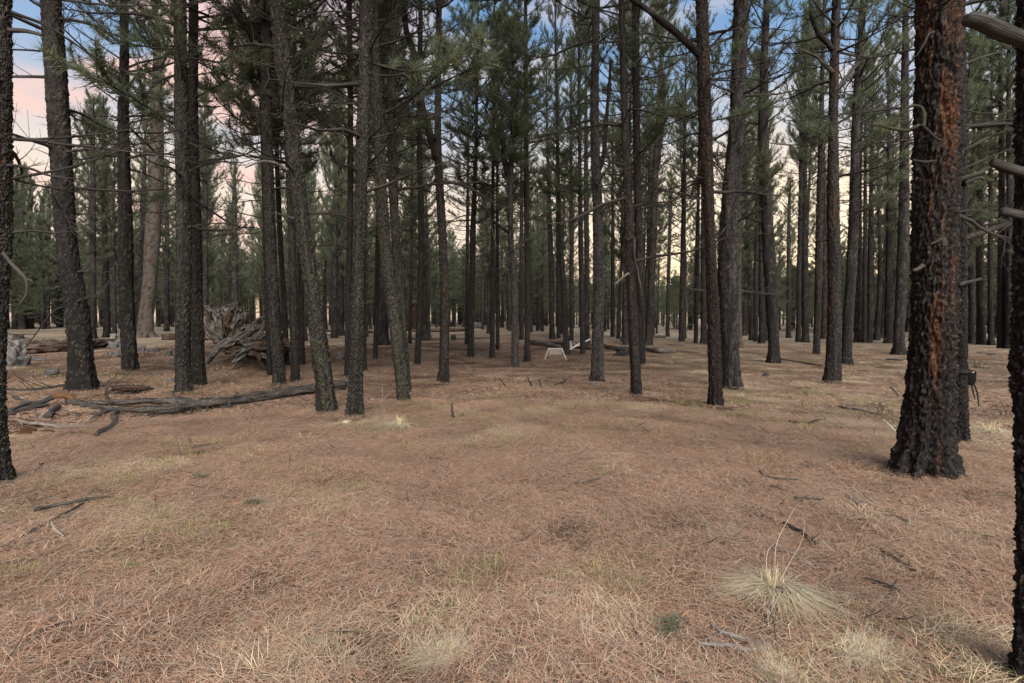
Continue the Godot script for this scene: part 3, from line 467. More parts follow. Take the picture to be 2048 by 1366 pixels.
# ---------- materials ----------
func noise_tex(size: int, freq: float, kind: int, octaves: int, lo: float, hi: float, sd: int, mode := 0) -> NoiseTexture2D:
	var f := FastNoiseLite.new()
	f.noise_type = kind
	f.seed = sd
	f.frequency = freq
	f.fractal_type = FastNoiseLite.FRACTAL_FBM if octaves > 1 else FastNoiseLite.FRACTAL_NONE
	f.fractal_octaves = octaves
	if mode: f.cellular_return_type = mode
	var t := NoiseTexture2D.new()
	t.width = size
	t.height = size
	t.seamless = true
	t.noise = f
	var g := Gradient.new()
	g.set_color(0, Color(lo, lo, lo))
	g.set_color(1, Color(hi, hi, hi))
	t.color_ramp = g
	return t

func base_mat(called: String, rough: float) -> StandardMaterial3D:
	var m := StandardMaterial3D.new()
	m.resource_name = called
	m.roughness = rough
	m.metallic_specular = 0.25
	m.vertex_color_use_as_albedo = true
	m.vertex_color_is_srgb = true
	M[called] = m
	return m

func make_materials() -> void:
	var m := base_mat("bark", 0.95)
	m.uv1_triplanar = true
	m.uv1_scale = Vector3(2.6, 1.1, 2.6)
	m.albedo_texture = noise_tex(512, 0.03, FastNoiseLite.TYPE_SIMPLEX, 5, 0.30, 1.0, 3)
	m.heightmap_enabled = true
	m.heightmap_texture = noise_tex(512, 0.045, FastNoiseLite.TYPE_CELLULAR, 3, 0.0, 1.0, 8, FastNoiseLite.RETURN_DISTANCE2_SUB)
	m.heightmap_scale = 1.4
	m = base_mat("wood", 0.9)
	m.uv1_scale = Vector3(1.0, 0.12, 1.0)
	m.albedo_texture = noise_tex(512, 0.05, FastNoiseLite.TYPE_SIMPLEX, 4, 0.6, 1.0, 5)
	m.heightmap_enabled = true
	m.heightmap_texture = noise_tex(512, 0.06, FastNoiseLite.TYPE_SIMPLEX, 4, 0.0, 1.0, 6)
	m.heightmap_scale = 1.2
	m = base_mat("twig", 0.95)
	m = base_mat("needles", 0.75)
	m.backlight_enabled = true
	m.backlight = Color(0.86, 0.92, 0.72)
	m = base_mat("litter", 0.9)
	m = base_mat("grass", 0.85)
	m.backlight_enabled = true
	m.backlight = Color(0.5, 0.5, 0.4)
	m = base_mat("ground", 1.0)
	m.metallic_specular = 0.1
	m.uv1_triplanar = true
	m.uv1_world_triplanar = true
	m.uv1_scale = Vector3(0.9, 0.9, 0.9)
	m.albedo_texture = noise_tex(1024, 0.09, FastNoiseLite.TYPE_SIMPLEX, 5, 0.5, 1.0, 11)
	m.heightmap_enabled = true
	m.heightmap_texture = noise_tex(1024, 0.12, FastNoiseLite.TYPE_SIMPLEX, 4, 0.0, 1.0, 12)
	m.heightmap_scale = 3.0
	m = base_mat("rock", 0.95)
	m.uv1_triplanar = true
	m.uv1_scale = Vector3(2.5, 2.5, 2.5)
	m.albedo_texture = noise_tex(512, 0.04, FastNoiseLite.TYPE_SIMPLEX, 5, 0.5, 1.0, 15)
	m.heightmap_enabled = true
	m.heightmap_texture = noise_tex(512, 0.05, FastNoiseLite.TYPE_SIMPLEX, 5, 0.0, 1.0, 16)
	m.heightmap_scale = 2.5
	m = base_mat("white_metal", 0.5)
	m = base_mat("webbing", 0.8)

# ---------- sky, sun, camera ----------
func make_sky() -> Image:
	var im := Image.create(1024, 512, false, Image.FORMAT_RGBAF)
	var cl := FastNoiseLite.new()
	cl.noise_type = FastNoiseLite.TYPE_SIMPLEX
	cl.seed = 21
	cl.frequency = 1.0
	cl.fractal_type = FastNoiseLite.FRACTAL_FBM
	cl.fractal_octaves = 5
	var horizon := Vector3(1.0, 0.72, 0.44)
	var haze := Vector3(0.96, 0.80, 0.66)
	var mid := Vector3(0.42, 0.54, 0.72)
	var top := Vector3(0.10, 0.30, 0.60)
	for y in 512:
		var e := PI / 2.0 - (y + 0.5) / 512.0 * PI
		for x in 1024:
			if e < -0.02:
				im.set_pixel(x, y, Color(0.10, 0.08, 0.06))
				continue
			var a := (x + 0.5) / 1024.0 * TAU  # the first column lies ahead
			var d := Vector3(sin(a) * cos(e), sin(e), -cos(a) * cos(e))
			var ed := rad_to_deg(e)
			var c := horizon.lerp(haze, sm(ed / 9.0))
			c = c.lerp(mid, sm((ed - 10.0) / 14.0))
			c = c.lerp(top, sm((ed - 14.0) / 22.0))
			# long streaks of evening cloud, warmer low down and rosy on the left
			var k := cl.get_noise_3d(d.x * 2.2, d.y * 7.0, d.z * 2.2)
			var band := cl.get_noise_3d(d.x * 1.1 + 9.0, d.y * 2.4, d.z * 1.1)
			var rosy := sm((-sin(a) - 0.05) / 0.45)
			var cov := sm((k + band * 1.1 + 0.05 + rosy * 0.5) / 0.4) * (1.0 - 0.55 * sm((ed - 30.0) / 30.0))
			var cc := Vector3(1.0, 0.82, 0.62).lerp(Vector3(1.0, 0.66, 0.56), rosy)
			cc = cc.lerp(Vector3(0.80, 0.60, 0.72), sm((ed - 20.0) / 16.0) * (0.6 + 0.4 * rosy))
			c = c.lerp(cc, cov * (0.42 + 0.5 * rosy))
			c += Vector3(0.42, 0.30, 0.12) * exp(-pow((a - 0.42) / 0.45, 2.0) - pow((ed - 5.0) / 9.0, 2.0))  # afterglow low on the right
			c *= 0.187
			im.set_pixel(x, y, Color(c.x, c.y, c.z))
	return im

func make_view() -> void:
	var cam := Camera3D.new()
	cam.name = "camera"
	cam.fov = 67.41
	cam.position = Vector3(0, 1.6, 0)
	cam.rotation = Vector3(-atan2(51.0, 1024.0), 0, 0)
	cam.near = 0.05
	cam.far = 900.0
	add_child(cam)
	cam.current = true
	var env := Environment.new()
	env.background_mode = Environment.BG_SKY
	var sky := Sky.new()
	var pm := PanoramaSkyMaterial.new()
	pm.panorama = ImageTexture.create_from_image(make_sky())
	sky.sky_material = pm
	env.sky = sky
	env.tonemap_mode = Environment.TONE_MAPPER_LINEAR
	env.tonemap_exposure = 5.8
	env.sdfgi_enabled = true
	env.ssao_enabled = true
	env.ssil_enabled = true
	var we := WorldEnvironment.new()
	we.name = "evening_air"
	we.environment = env
	add_child(we)
	var sun := DirectionalLight3D.new()
	sun.name = "soft_daylight"
	sun.light_energy = 0.5
	sun.light_angular_distance = 50.0
	sun.light_color = Color(1.0, 0.975, 0.94)
	sun.shadow_enabled = true
	sun.rotation_degrees = Vector3(-39, 14, 0)
	add_child(sun)

# ---------- foliage ----------
func make_tufts() -> void:
	for k in 10:
		var v := PackedVector3Array()
		var c := PackedColorArray()
		var warm := rng.randf()
		for i in 35:
			var root := Vector3(0, rng.randf_range(-0.09, 0.02), 0)
			var a := rng.randf() * TAU
			var open := deg_to_rad(rng.randf_range(12, 82))
			var dir := Vector3(cos(a) * sin(open), cos(open), sin(a) * sin(open))
			var l := rng.randf_range(0.12, 0.19)
			var tip := root + dir * l + Vector3(0, -0.012, 0)
			var w := dir.cross(Vector3(rng.randf() - 0.5, rng.randf() - 0.5, rng.randf() - 0.5)).normalized() * rng.randf_range(0.0036, 0.0056)
			v.append_array([root - w, root + w, tip])
			var g := rng.randf()
			var col := Vector3(0.124, 0.144, 0.098).lerp(Vector3(0.195, 0.208, 0.138), g * g)
			col = col.lerp(Vector3(0.088, 0.116, 0.082), warm * 0.4)
			if rng.randf() < 0.05: col = Vector3(0.20, 0.11, 0.055)
			var t := tone3(col)
			c.append_array([t, t, t])
		tuft_v.append(v)
		tuft_c.append(c)

func add_tuft(s: Shape, at: Vector3, dir: Vector3, size: float) -> void:
	var k := rng.randi() % tuft_v.size()
	var x := dir.cross(Vector3(0.3, 0.2, 0.93)).normalized()
	var b := Basis(x, dir, x.cross(dir)).rotated(dir, rng.randf() * TAU)
	s.v.append_array(Transform3D(b * size, at) * (tuft_v[k] as PackedVector3Array))
	s.c.append_array(tuft_c[k])

# one bough from `from` along dir; fills wood and needles
func bough(wood: Shape, needles: Shape, from: Vector3, dir: Vector3, l: float, r: float, rise: float, leafy: float) -> void:
	var p := []
	var here := from
	var d := dir
	var steps := 6
	for i in steps + 1:
		p.append([here, lerpf(r, r * 0.28, float(i) / steps)])
		d = (d + Vector3(rng.randf_range(-0.16, 0.16), rise / steps + rng.randf_range(-0.1, 0.1), rng.randf_range(-0.16, 0.16))).normalized()
		here += d * l / steps
	stick(wood, p, 4, 0.0, PAL.dead)
	for i in range(1, steps + 1):
		var t := float(i) / steps
		if t < 0.3: continue
		var bd: Vector3 = (p[i][0] - p[i - 1][0]).normalized()
		for k in (2 if i < steps else 3):
			var sd := bd.cross(Vector3.UP).normalized() * (1.0 if (k + i) % 2 else -1.0)
			var td := (bd * rng.randf_range(0.5, 1.1) + sd * rng.randf_range(0.3, 0.9) + Vector3(0, rng.randf_range(0.0, 0.6), 0)).normalized()
			var tl := rng.randf_range(0.16, 0.42) * clampf(l / 1.4, 0.5, 1.1)
			var a: Vector3 = (p[i][0] as Vector3).lerp(p[i - 1][0], rng.randf())
			var b := a + td * tl
			var b2 := b + (td + Vector3(0, 0.5, 0)).normalized() * 0.12
			stick(wood, [[a, r * 0.28], [b, r * 0.2], [b2, r * 0.16]], 3, 0.0, PAL.dead)
			if rng.randf() < leafy:
				add_tuft(needles, b2, (b2 - b).normalized(), rng.randf_range(0.85, 1.35))
				if rng.randf() < 0.85: add_tuft(needles, b, (td + Vector3(rng.randf() - 0.5, rng.randf() * 0.5, rng.randf() - 0.5)).normalized(), rng.randf_range(0.8, 1.25))
				if rng.randf() < 0.5: add_tuft(needles, a.lerp(b, 0.55), (td + Vector3(rng.randf() - 0.5, rng.randf() - 0.2, rng.randf() - 0.5)).normalized(), rng.randf_range(0.7, 1.1))

# crown of unit build: length l, greatest reach r. sparse: share of bare boughs low down
func make_crown(l: float, r: float, sparse: float, leafy: float, close := 1.0) -> Array:
	var wood := Shape.new()
	var nd := Shape.new()
	var y := 0.0
	var az := rng.randf() * TAU
	while y < l - 0.15:
		var t := y / l
		var n := 3 + (1 if rng.randf() < 0.5 else 0)
		for i in n:
			az += 2.399 + rng.randf_range(-0.35, 0.35)
			var reach := r * pow(1.0 - t, 0.42) * (0.75 + 0.25 * minf(1.0, t * 4.0)) * rng.randf_range(0.4, 1.3)
			var up := lerpf(-0.05, 0.9, t) + rng.randf_range(-0.2, 0.25)
			var dir := Vector3(cos(az), up, sin(az)).normalized()
			var bare := rng.randf() < sparse * (1.0 - t * 2.2)
			bough(wood, nd, Vector3(0, y + rng.randf_range(-0.1, 0.1), 0), dir, maxf(reach, 0.3), 0.010 + 0.011 * reach, lerpf(0.5, 1.0, t), 0.06 if bare else leafy)
		y += rng.randf_range(0.34, 0.62) * close
	var skirt := Shape.new()
	var k := -0.3  # dead boughs hanging on below the live crown
	while k > -4.2:
		for i in 2:
			var a := rng.randf() * TAU
			bough(skirt, nd, Vector3(0, k, 0), Vector3(cos(a), rng.randf_range(-0.25, 0.3), sin(a)).normalized(), r * rng.randf_range(0.25, 0.95), 0.016, rng.randf_range(-0.4, 0.5), 0.0)
		k -= rng.randf_range(0.3, 0.7)
	stick(wood, [[Vector3(0, 0, 0), 0.05], [Vector3(0, l * 0.6, 0), 0.03], [Vector3(0, l, 0), 0.008]], 5, 0.0, PAL.dead)
	for i in 5: add_tuft(nd, Vector3(0, l - 0.1 * i, 0), Vector3(rng.randf() - 0.5, 1, rng.randf() - 0.5).normalized(), 1.2)
	return [nd.mesh(M.needles), wood.mesh(M.twig), l, skirt.mesh(M.twig)]

func make_dead_limb(droop: float, twigs: int) -> ArrayMesh:  # one metre long, along +x
	var s := Shape.new()
	var p := []
	var here := Vector3(-0.03, 0, 0)
	var d := Vector3(1, rng.randf_range(-0.1, 0.35), 0).normalized()
	for i in 9:
		p.append([here, lerpf(0.021, 0.005, float(i) / 8)])
		d = (d + Vector3(0, droop * (0.12 if i < 4 else -0.16) + rng.randf_range(-0.14, 0.14), rng.randf_range(-0.2, 0.2))).normalized()
		here += d * 0.125
	stick(s, p, 5, 0.12, PAL.dead, rng.randf() * 50)
	for k in twigs:
		var i := rng.randi_range(2, 8)
		var a: Vector3 = p[i][0]
		var bd: Vector3 = (p[mini(i + 1, 8)][0] - p[i - 1][0]).normalized()
		var td := (bd * rng.randf_range(0.3, 1.0) + Vector3(rng.randf() - 0.5, rng.randf_range(-0.6, 0.7), rng.randf() - 0.5).normalized() * 0.9).normalized()
		var l := rng.randf_range(0.12, 0.45)
		var q := [[a, 0.006]]
		var at := a
		for j in 4:
			td = (td + Vector3(rng.randf() - 0.5, rng.randf() - 0.5, rng.randf() - 0.5) * 0.5).normalized()
			at += td * l / 4
			q.append([at, lerpf(0.0055, 0.002, (j + 1) / 4.0)])
		stick(s, q, 3, 0.0, PAL.dead)
		for j in 2:
			var e: Vector3 = q[rng.randi_range(1, 3)][0]
			var f := e + (td + Vector3(rng.randf() - 0.5, rng.randf() - 0.5, rng.randf() - 0.5) * 1.6).normalized() * rng.randf_range(0.06, 0.2)
			stick(s, [[e, 0.003], [f, 0.0015]], 3, 0.0, PAL.dead)
	return s.mesh(M.twig)

# ---------- pines ----------
# the line of a stem: heights, offsets and radii, smoothed; continues straight above what was surveyed
func stem_line(prof: Array, height: float, sway: float) -> Array:
	var p := []
	for i in range(0, prof.size(), 3):
		p.append([Vector3(prof[i + 1], prof[i], 0), float(prof[i + 2])])
	if p.size() > 1:
		var h1: float = p[1][0].y
		var fh := minf(0.45, h1 * 0.6)
		p.insert(1, [(p[0][0] as Vector3).lerp(p[1][0], fh / h1), lerpf(p[1][1], p[0][1], 0.22)])
	p[0][0].y = -0.12
	p[0][1] *= 1.10
	var last: Vector3 = p[-1][0]
	var lr: float = p[-1][1]
	var slope := (last.x - (p[-2][0] as Vector3).x) / maxf(last.y - (p[-2][0] as Vector3).y, 0.1)
	if last.y > height - 1.5: height = last.y + 1.5
	for k in [0.33, 0.66, 1.0]:
		var h: float = lerpf(last.y, height, k)
		p.append([Vector3(last.x + slope * (h - last.y) * (1.0 - 0.35 * k), h, sway * k), maxf(lr * pow(1.0 - k, 0.75), 0.018)])
	return p

func line_at(p: Array, h: float) -> Array:
	for i in p.size() - 1:
		var a: Vector3 = p[i][0]
		var b: Vector3 = p[i + 1][0]
		if h <= b.y or i == p.size() - 2:
			var t := clampf((h - a.y) / maxf(b.y - a.y, 0.001), 0.0, 1.0)
			var u: Vector3 = p[maxi(i - 1, 0)][0]
			var w: Vector3 = p[mini(i + 2, p.size() - 1)][0]
			var c := a.cubic_interpolate_in_time(b, u, w, t, b.y - a.y, u.y - a.y, w.y - a.y) if i > 0 and i < p.size() - 2 else a.lerp(b, t)
			return [Vector3(c.x, h, c.z), lerpf(p[i][1], p[i + 1][1], t)]
	return p[-1]

func make_trunk(line: Array, segs: int, seen: float, amp: float, look: Array, sd: float) -> ArrayMesh:
	var rust: float = look[0]
	var lich: float = look[1]
	var grey: float = look[2]
	var charred: float = look[3]
	var scar: float = look[4] if look.size() > 4 else 0.0
	var height: float = line[-1][0].y
	var r0: float = line_at(line, 1.3)[1]
	var rows := PackedFloat32Array()
	var h := -0.12
	while h < height:
		rows.append(h)
		h += (TAU * r0 / segs * 1.35) if h < seen else 0.7
	rows.append(height)
	var s := Shape.new()
	var k := 1.0 / clampf(r0 * 0.28, 0.032, 0.084)  # plates grow with the stem
	var dark := Vector3(0.026, 0.023, 0.022)
	var brown := Vector3(0.066, 0.057, 0.053)
	if grey > 0.9:
		dark = Vector3(0.055, 0.043, 0.037)
		brown = Vector3(0.115, 0.088, 0.074)
	var ash := Vector3(0.098, 0.090, 0.085) if grey < 0.9 else Vector3(0.135, 0.115, 0.10)
	for y in rows:
		var at: Array = line_at(line, y)
		var mid: Vector3 = at[0]
		var r: float = at[1]
		var flare := exp(-maxf(y, 0.0) / 0.22)
		for j in segs:
			var a := TAU * j / segs
			var ca := cos(a)
			var sa := sin(a)
			var q := Vector3(ca * r0 * k + sd, y * k * 0.27, sa * r0 * k)
			q += Vector3(fine.get_noise_3d(q.x, q.y * 1.6, q.z), 0.6 * fine.get_noise_3d(q.y, q.z, q.x), fine.get_noise_3d(q.z, q.x, q.y * 1.6)) * 0.95
			var plate := sm((cell.get_noise_3dv(q) + 1.0) / 0.42)
			var g := fine.get_noise_3d(q.x * 2.6, q.y * 3.2, q.z * 2.6)
			var lump := soft.get_noise_3d(ca * 1.3 + sd, y * 0.9, sa * 1.3)
			var scale2 := sm((cell.get_noise_3d(q.x * 2.2 + 9.0, q.y * 2.6, q.z * 2.2) + 1.0) / 0.5)
			var rr := r * (0.94 + 0.06 * lump) + minf(amp, r * 0.15) * (0.9 * plate + 0.35 * scale2 - 1.05 + g * 0.85)
			rr += r * 0.22 * flare * (soft.get_noise_2d(ca * 2.2 + sd * 3.0, sa * 2.2) * 2.0 - 0.1)
			s.v.append(mid + Vector3(ca * rr, 0, sa * rr))
			# what the bark is made of, plate by plate
			var ct := cell_tone.get_noise_3dv(q)
			var c := dark.lerp(brown, clampf(0.5 + ct * 0.55 + g * 0.3, 0.0, 1.0))
			c = c.lerp(ash, sm((ct * 0.45 + g * 1.1 + grey * 1.4 - 0.66) / 0.4) * 0.95)
			var bared := scar * exp(-pow((a - 1.85) / 0.62, 2.0)) * (0.55 + 0.9 * soft.get_noise_3d(ca * 3.0, y * 1.1, sa * 3.0 + sd))  # strip where burnt bark has flaked off
			var streak := soft.get_noise_3d(ca * 2.4 + sd * 1.7, y * 0.55, sa * 2.4)
			c = c.lerp(Vector3(0.125, 0.052, 0.026), sm((streak * 0.8 + ct * 0.32 + g * 0.75 + rust * 1.25 + bared * 0.6 - 0.95) / 0.3) * 0.85)
			var burn := charred * 1.15 - y * 0.13 + 0.45 * soft.get_noise_3d(ca * 1.8 + sd * 2.3, y * 0.8 + 7.0, sa * 1.8) + ct * 0.22 + g * 0.25 - rust * 0.12 - bared * 0.7
			c = c.lerp(Vector3(0.020, 0.0185, 0.0185), sm((burn - 0.34) / 0.25) * 0.85)
			if lich > 0.0:
				var li := fine.get_noise_3d(q.x * 2.4 + 30.0, q.y * 2.0, q.z * 2.4) * 1.2 + 0.35 * soft.get_noise_3d(ca * 1.5 + 5.0, y * 0.6, sa * 1.5 + sd)
				c = c.lerp(Vector3(0.10, 0.10, 0.055), sm((li + lich * 0.7 - 0.52) / 0.2) * 0.75)
			if g > 0.42: c = c.lerp(Vector3(0.15, 0.137, 0.128), 0.4)
			s.c.append(tone3(c * 1.32))
	for i in rows.size() - 1:
		for j in segs:
			var a := i * segs + j
			var b := i * segs + (j + 1) % segs
			s.ix.append_array([a, a + segs, b, b, a + segs, b + segs])
	return regular_normals(s, M.bark)

func put_crown(root: Node3D, line: Array, from: float, size: float, which: int, turn: float) -> void:
	var a: Vector3 = line_at(line, from)[0]
	var top: Vector3 = line[-1][0]
	var up := (top - a).normalized()
	var cr: Array = crowns[which]
	var stretch := (top - a).length() / float(cr[2])
	var x := up.cross(Vector3(0, 0, 1)).normalized()
	var b := Basis(x, up, x.cross(up)).rotated(up, turn)
	b = Basis(b.x * size, b.y * stretch, b.z * size)
	var c := part("crown", cr[0], root, Transform3D(b, a))
	part("bough_framework", cr[1], c).set_meta("kind", "stuff")
	if from > 6.2: part("dead_bough_skirt", cr[3], c).set_meta("kind", "stuff")

func place_pines() -> void:
	for i in TREES.size():
		var q: Array = TREES[i]
		rng.seed = 900 + i * 13
		var x: float = q[1]
		var z: float = q[2]
		var depth := -z
		var root := thing("pine_tree", q[0], "pine tree", Vector3(x, land(x, z), z), "pines standing in the forest")
		var line := stem_line(q[12], q[3], rng.randf_range(-0.3, 0.3))
		var segs := 132 if depth < 5.5 else 80 if depth < 9.5 else 52 if depth < 13.0 else 30 if depth < 22.0 or float(q[6]) > 0.9 else 16
		var seen := 1.8 + depth * 0.62
		var amp := 0.030 if depth < 6.0 else 0.02 if depth < 14.0 else 0.016
		part("trunk", make_trunk(line, segs, seen, amp, [q[4], q[5], q[6], q[7], 0.9 if q[13] == "scar" else 0.0], rng.randf() * 40.0), root)
		var low: float = (line[-1][0] as Vector3).y * float(q[8])
		var which := rng.randi() % crowns.size()
		if q[13] == "fork2": which = 0
		var thin := 0.72 if depth > 19.0 and x / depth > 0.06 and x / depth < 0.76 else 1.0
		put_crown(root, line, low, float(q[10]) * rng.randf_range(0.85, 1.15) * thin, which, rng.randf() * TAU)
		var stop := minf(seen + 1.5, low + 2.0)
		var limbs := int(int(q[9]) * 1.2)
		for k in limbs:
			var h := lerpf(float(q[11]), stop, pow((k + rng.randf()) / limbs, 0.8))
			if h > (line[-1][0] as Vector3).y - 1.0: continue
			var at := line_at(line, h)
			var a := rng.randf() * TAU
			var l := rng.randf_range(0.7, 2.0) if rng.randf() < 0.72 else rng.randf_range(0.15, 0.45)
			if depth < 6.0: l *= 0.6
			var b := Basis(Vector3.UP, a).rotated(Vector3(-sin(a), 0, -cos(a)), rng.randf_range(-0.25, 0.3)) * Basis(Vector3.RIGHT, rng.randf() * 0.8 - 0.4)
			var spot: Vector3 = at[0] + Vector3(cos(a), 0, -sin(a)) * float(at[1]) * 0.85
			if h > low * 0.62 and rng.randf() < 0.45:
				var w := rng.randi() % live_limbs.size()
				var o := part("branch", live_limbs[w], root, Transform3D(b * (l * 0.9), spot))
				part("needle_spray", live_needles[w], o).set_meta("kind", "stuff")
			else:
				part("branch", dead_limbs[rng.randi() % dead_limbs.size()], root, Transform3D(b * l, spot))
		stems.append([x, z, root, line])
	for q in LIMBS:
		var root: Node3D = stems[q[0]][2]
		var s := Shape.new()
		rng.seed = hash(q[2])
		var c := curve(points(q[2]), 5)
		stick(s, c, 9 if float(q[2][3]) > 0.02 else 7, 0.28, PAL["limb" if q[1] == "bark" else q[1]], rng.randf() * 60.0)
		var thick: float = q[2][3]
		if thick < 0.05 and q[2].size() > 12 and q[1] == "bark" and float(stems[q[0]][1]) < -7.0:
			for k in 7:
				var i := rng.randi_range(c.size() / 3, c.size() - 2)
				var d: Vector3 = (c[i + 1][0] - c[i][0]).normalized()
				var t := (d * 0.6 + Vector3(rng.randf() - 0.5, rng.randf() - 0.4, rng.randf() - 0.5) * 1.5).normalized()
				var l := rng.randf_range(0.08, 0.3) * clampf(-float(stems[q[0]][1]) / 8.0, 0.4, 1.6)
				var e: Vector3 = c[i][0] + t * l
				stick(s, [[c[i][0], thick * 0.3], [e, thick * 0.2], [e + (t + Vector3(rng.randf() - 0.5, rng.randf() - 0.5, rng.randf() - 0.5)).normalized() * l * 0.7, thick * 0.08]], 4, 0.1, PAL.limb)
		part("branch" if thick < 0.075 else "forked_stem", regular_normals(s, M.bark if thick > 0.05 else M.twig if q[1] == "bark" else M.wood), root)

const LANDMARKS := [["thick charred pine leaning", "thick left-leaning charred pine"], ["straight black pine left", "straight black pine"], ["big old pine", "big old pale-barked pine"], ["mossy pine left of", "mossy pine beside the root wad"], ["straight pine standing", "straight pine right of the root wad"], ["heavily leaning mossy", "heavily leaning mossy pine"], ["pine in front of the log", "front middle pine"], ["mossy leaning pine with", "green mossy leaning pine"], ["curving pine", "curving pine"], ["reddish brown pine", "reddish forked pine"], ["straight dark pine near", "straight dark pine by the flat rock"], ["grey pine forking", "grey forking pine"], ["leaning pine right behind", "leaning pine behind the white rack"], ["grey plated pine with", "grey plated pine"], ["rusty narrow-footed", "rusty narrow-footed pine"], ["brown pine right of", "brown two-stemmed pine"], ["slender red-barked", "slender red-barked pine"], ["charred pine with a flaring", "charred flaring pine"], ["narrow black-footed", "narrow black-footed pine"], ["rusty pine ringed", "rusty ringed pine"], ["dark pine leaning right", "right-leaning dark pine"], ["dark pine with flared scaly", "flared scaly-footed pine"], ["huge charred trunk", "huge charred trunk"], ["dark pine, fourth in", "pine row on the right crest"], ["dark pine trunk cut", "left edge trunk"]]
const ORDER := ["nearest", "second nearest", "third nearest", "fourth nearest", "fifth nearest", "sixth nearest", "seventh nearest", "eighth nearest", "ninth nearest", "tenth nearest", "eleventh nearest", "twelfth nearest", "thirteenth nearest", "fourteenth nearest", "fifteenth nearest", "sixteenth nearest", "seventeenth nearest", "eighteenth nearest", "nineteenth nearest", "farthest"]

func name_far_pines(far: Array) -> void:
	# each far pine is told by the surveyed pine it shows beside and by its place in the row behind that
	var rows := {}
	for o: Node3D in far:
		var best := ""
		var gap := 9.0
		for m in LANDMARKS:
			for s in stems:
				if str(s[2].get_meta("label")).begins_with(m[0]):
					var g := absf(o.position.x / o.position.z - float(s[0]) / float(s[1]))
					if g < gap:
						gap = g
						best = m[1]
		if not rows.has(best): rows[best] = []
		rows[best].append(o)
	for where in rows:
		rows[where].sort_custom(func(a, b): return a.position.length() < b.position.length())
		for i in rows[where].size():
			rows[where][i].set_meta("label", "slender far pine, %s behind the %s" % [ORDER[mini(i, 19)], where])

func place_far_pines() -> void:
	var far := []
	# pines too far back to tell apart: eight builds, each standing many times
	rng.seed = 4242
	var builds := []
	for k in 8:
		var height := rng.randf_range(13.0, 20.0)
		var prof := []
		var lean := rng.randf_range(-0.035, 0.035)
		var r := rng.randf_range(0.11, 0.24)
		for h in [0.0, 1.0, 3.0, 6.0, height * 0.5]:
			prof.append_array([h, lean * h + 0.08 * sin(h * 0.7 + k), r * (1.25 if h == 0.0 else 1.0 - 0.75 * h / height)])
		var line := stem_line(prof, height, 0.2)
		builds.append([make_trunk(line, 12, 8.0, 0.012, [rng.randf() * 0.35, 0.05, 0.3, 0.45], rng.randf() * 40.0), line, height])
	var placed := 0
	var tries := 0
	var kept := []
	while placed < 190 and tries < 9000:
		tries += 1
		var d := 26.0 + 62.0 * pow(rng.randf(), 0.8)
		var a := deg_to_rad(rng.randf_range(-47, 47))
		var x := sin(a) * d * 1.05
		var z := -cos(a) * d
		if x < -16.0 and z > -62.0 and x > -46.0 and rng.randf() < 0.3: continue  # the straw meadow on the left is open
		var px := x / -z
		if px > 0.08 and px < 0.70 and d < 70.0 and rng.randf() < 0.6: continue  # thinner to the right, where the evening sky shows
		if d < 70.0 and (px > -0.16 and px < -0.06 or px > -0.58 and px < -0.49): continue  # two open lanes
		var free := true
		for s in stems:
			if Vector2(x - s[0], z - s[1]).length() < 1.6: free = false
			# keep the view lines to the surveyed pines as they are
			if free and s[1] < z - 1.0 and absf(x / z - s[0] / s[1]) < 0.012: free = false
		for s in kept:
			if Vector2(x - s.x, z - s.y).length() < 1.5: free = false
		if not free: continue
		kept.append(Vector2(x, z))
		var b: Array = builds[rng.randi() % 8]
		var root := thing("pine_tree", "slender pine among the many standing far back in the forest", "pine tree", Vector3(x, land(x, z), z), "far pines closing the view")
		root.rotation.y = rng.randf() * TAU
		var k := rng.randf_range(0.8, 1.18)
		root.scale = Vector3(k, k, k)
		part("trunk", b[0], root)
		put_crown(root, b[1], float(b[2]) * rng.randf_range(0.12, 0.42), rng.randf_range(0.85, 1.25), rng.randi() % crowns.size(), rng.randf() * TAU)
		placed += 1
		far.append(root)
	name_far_pines(far)

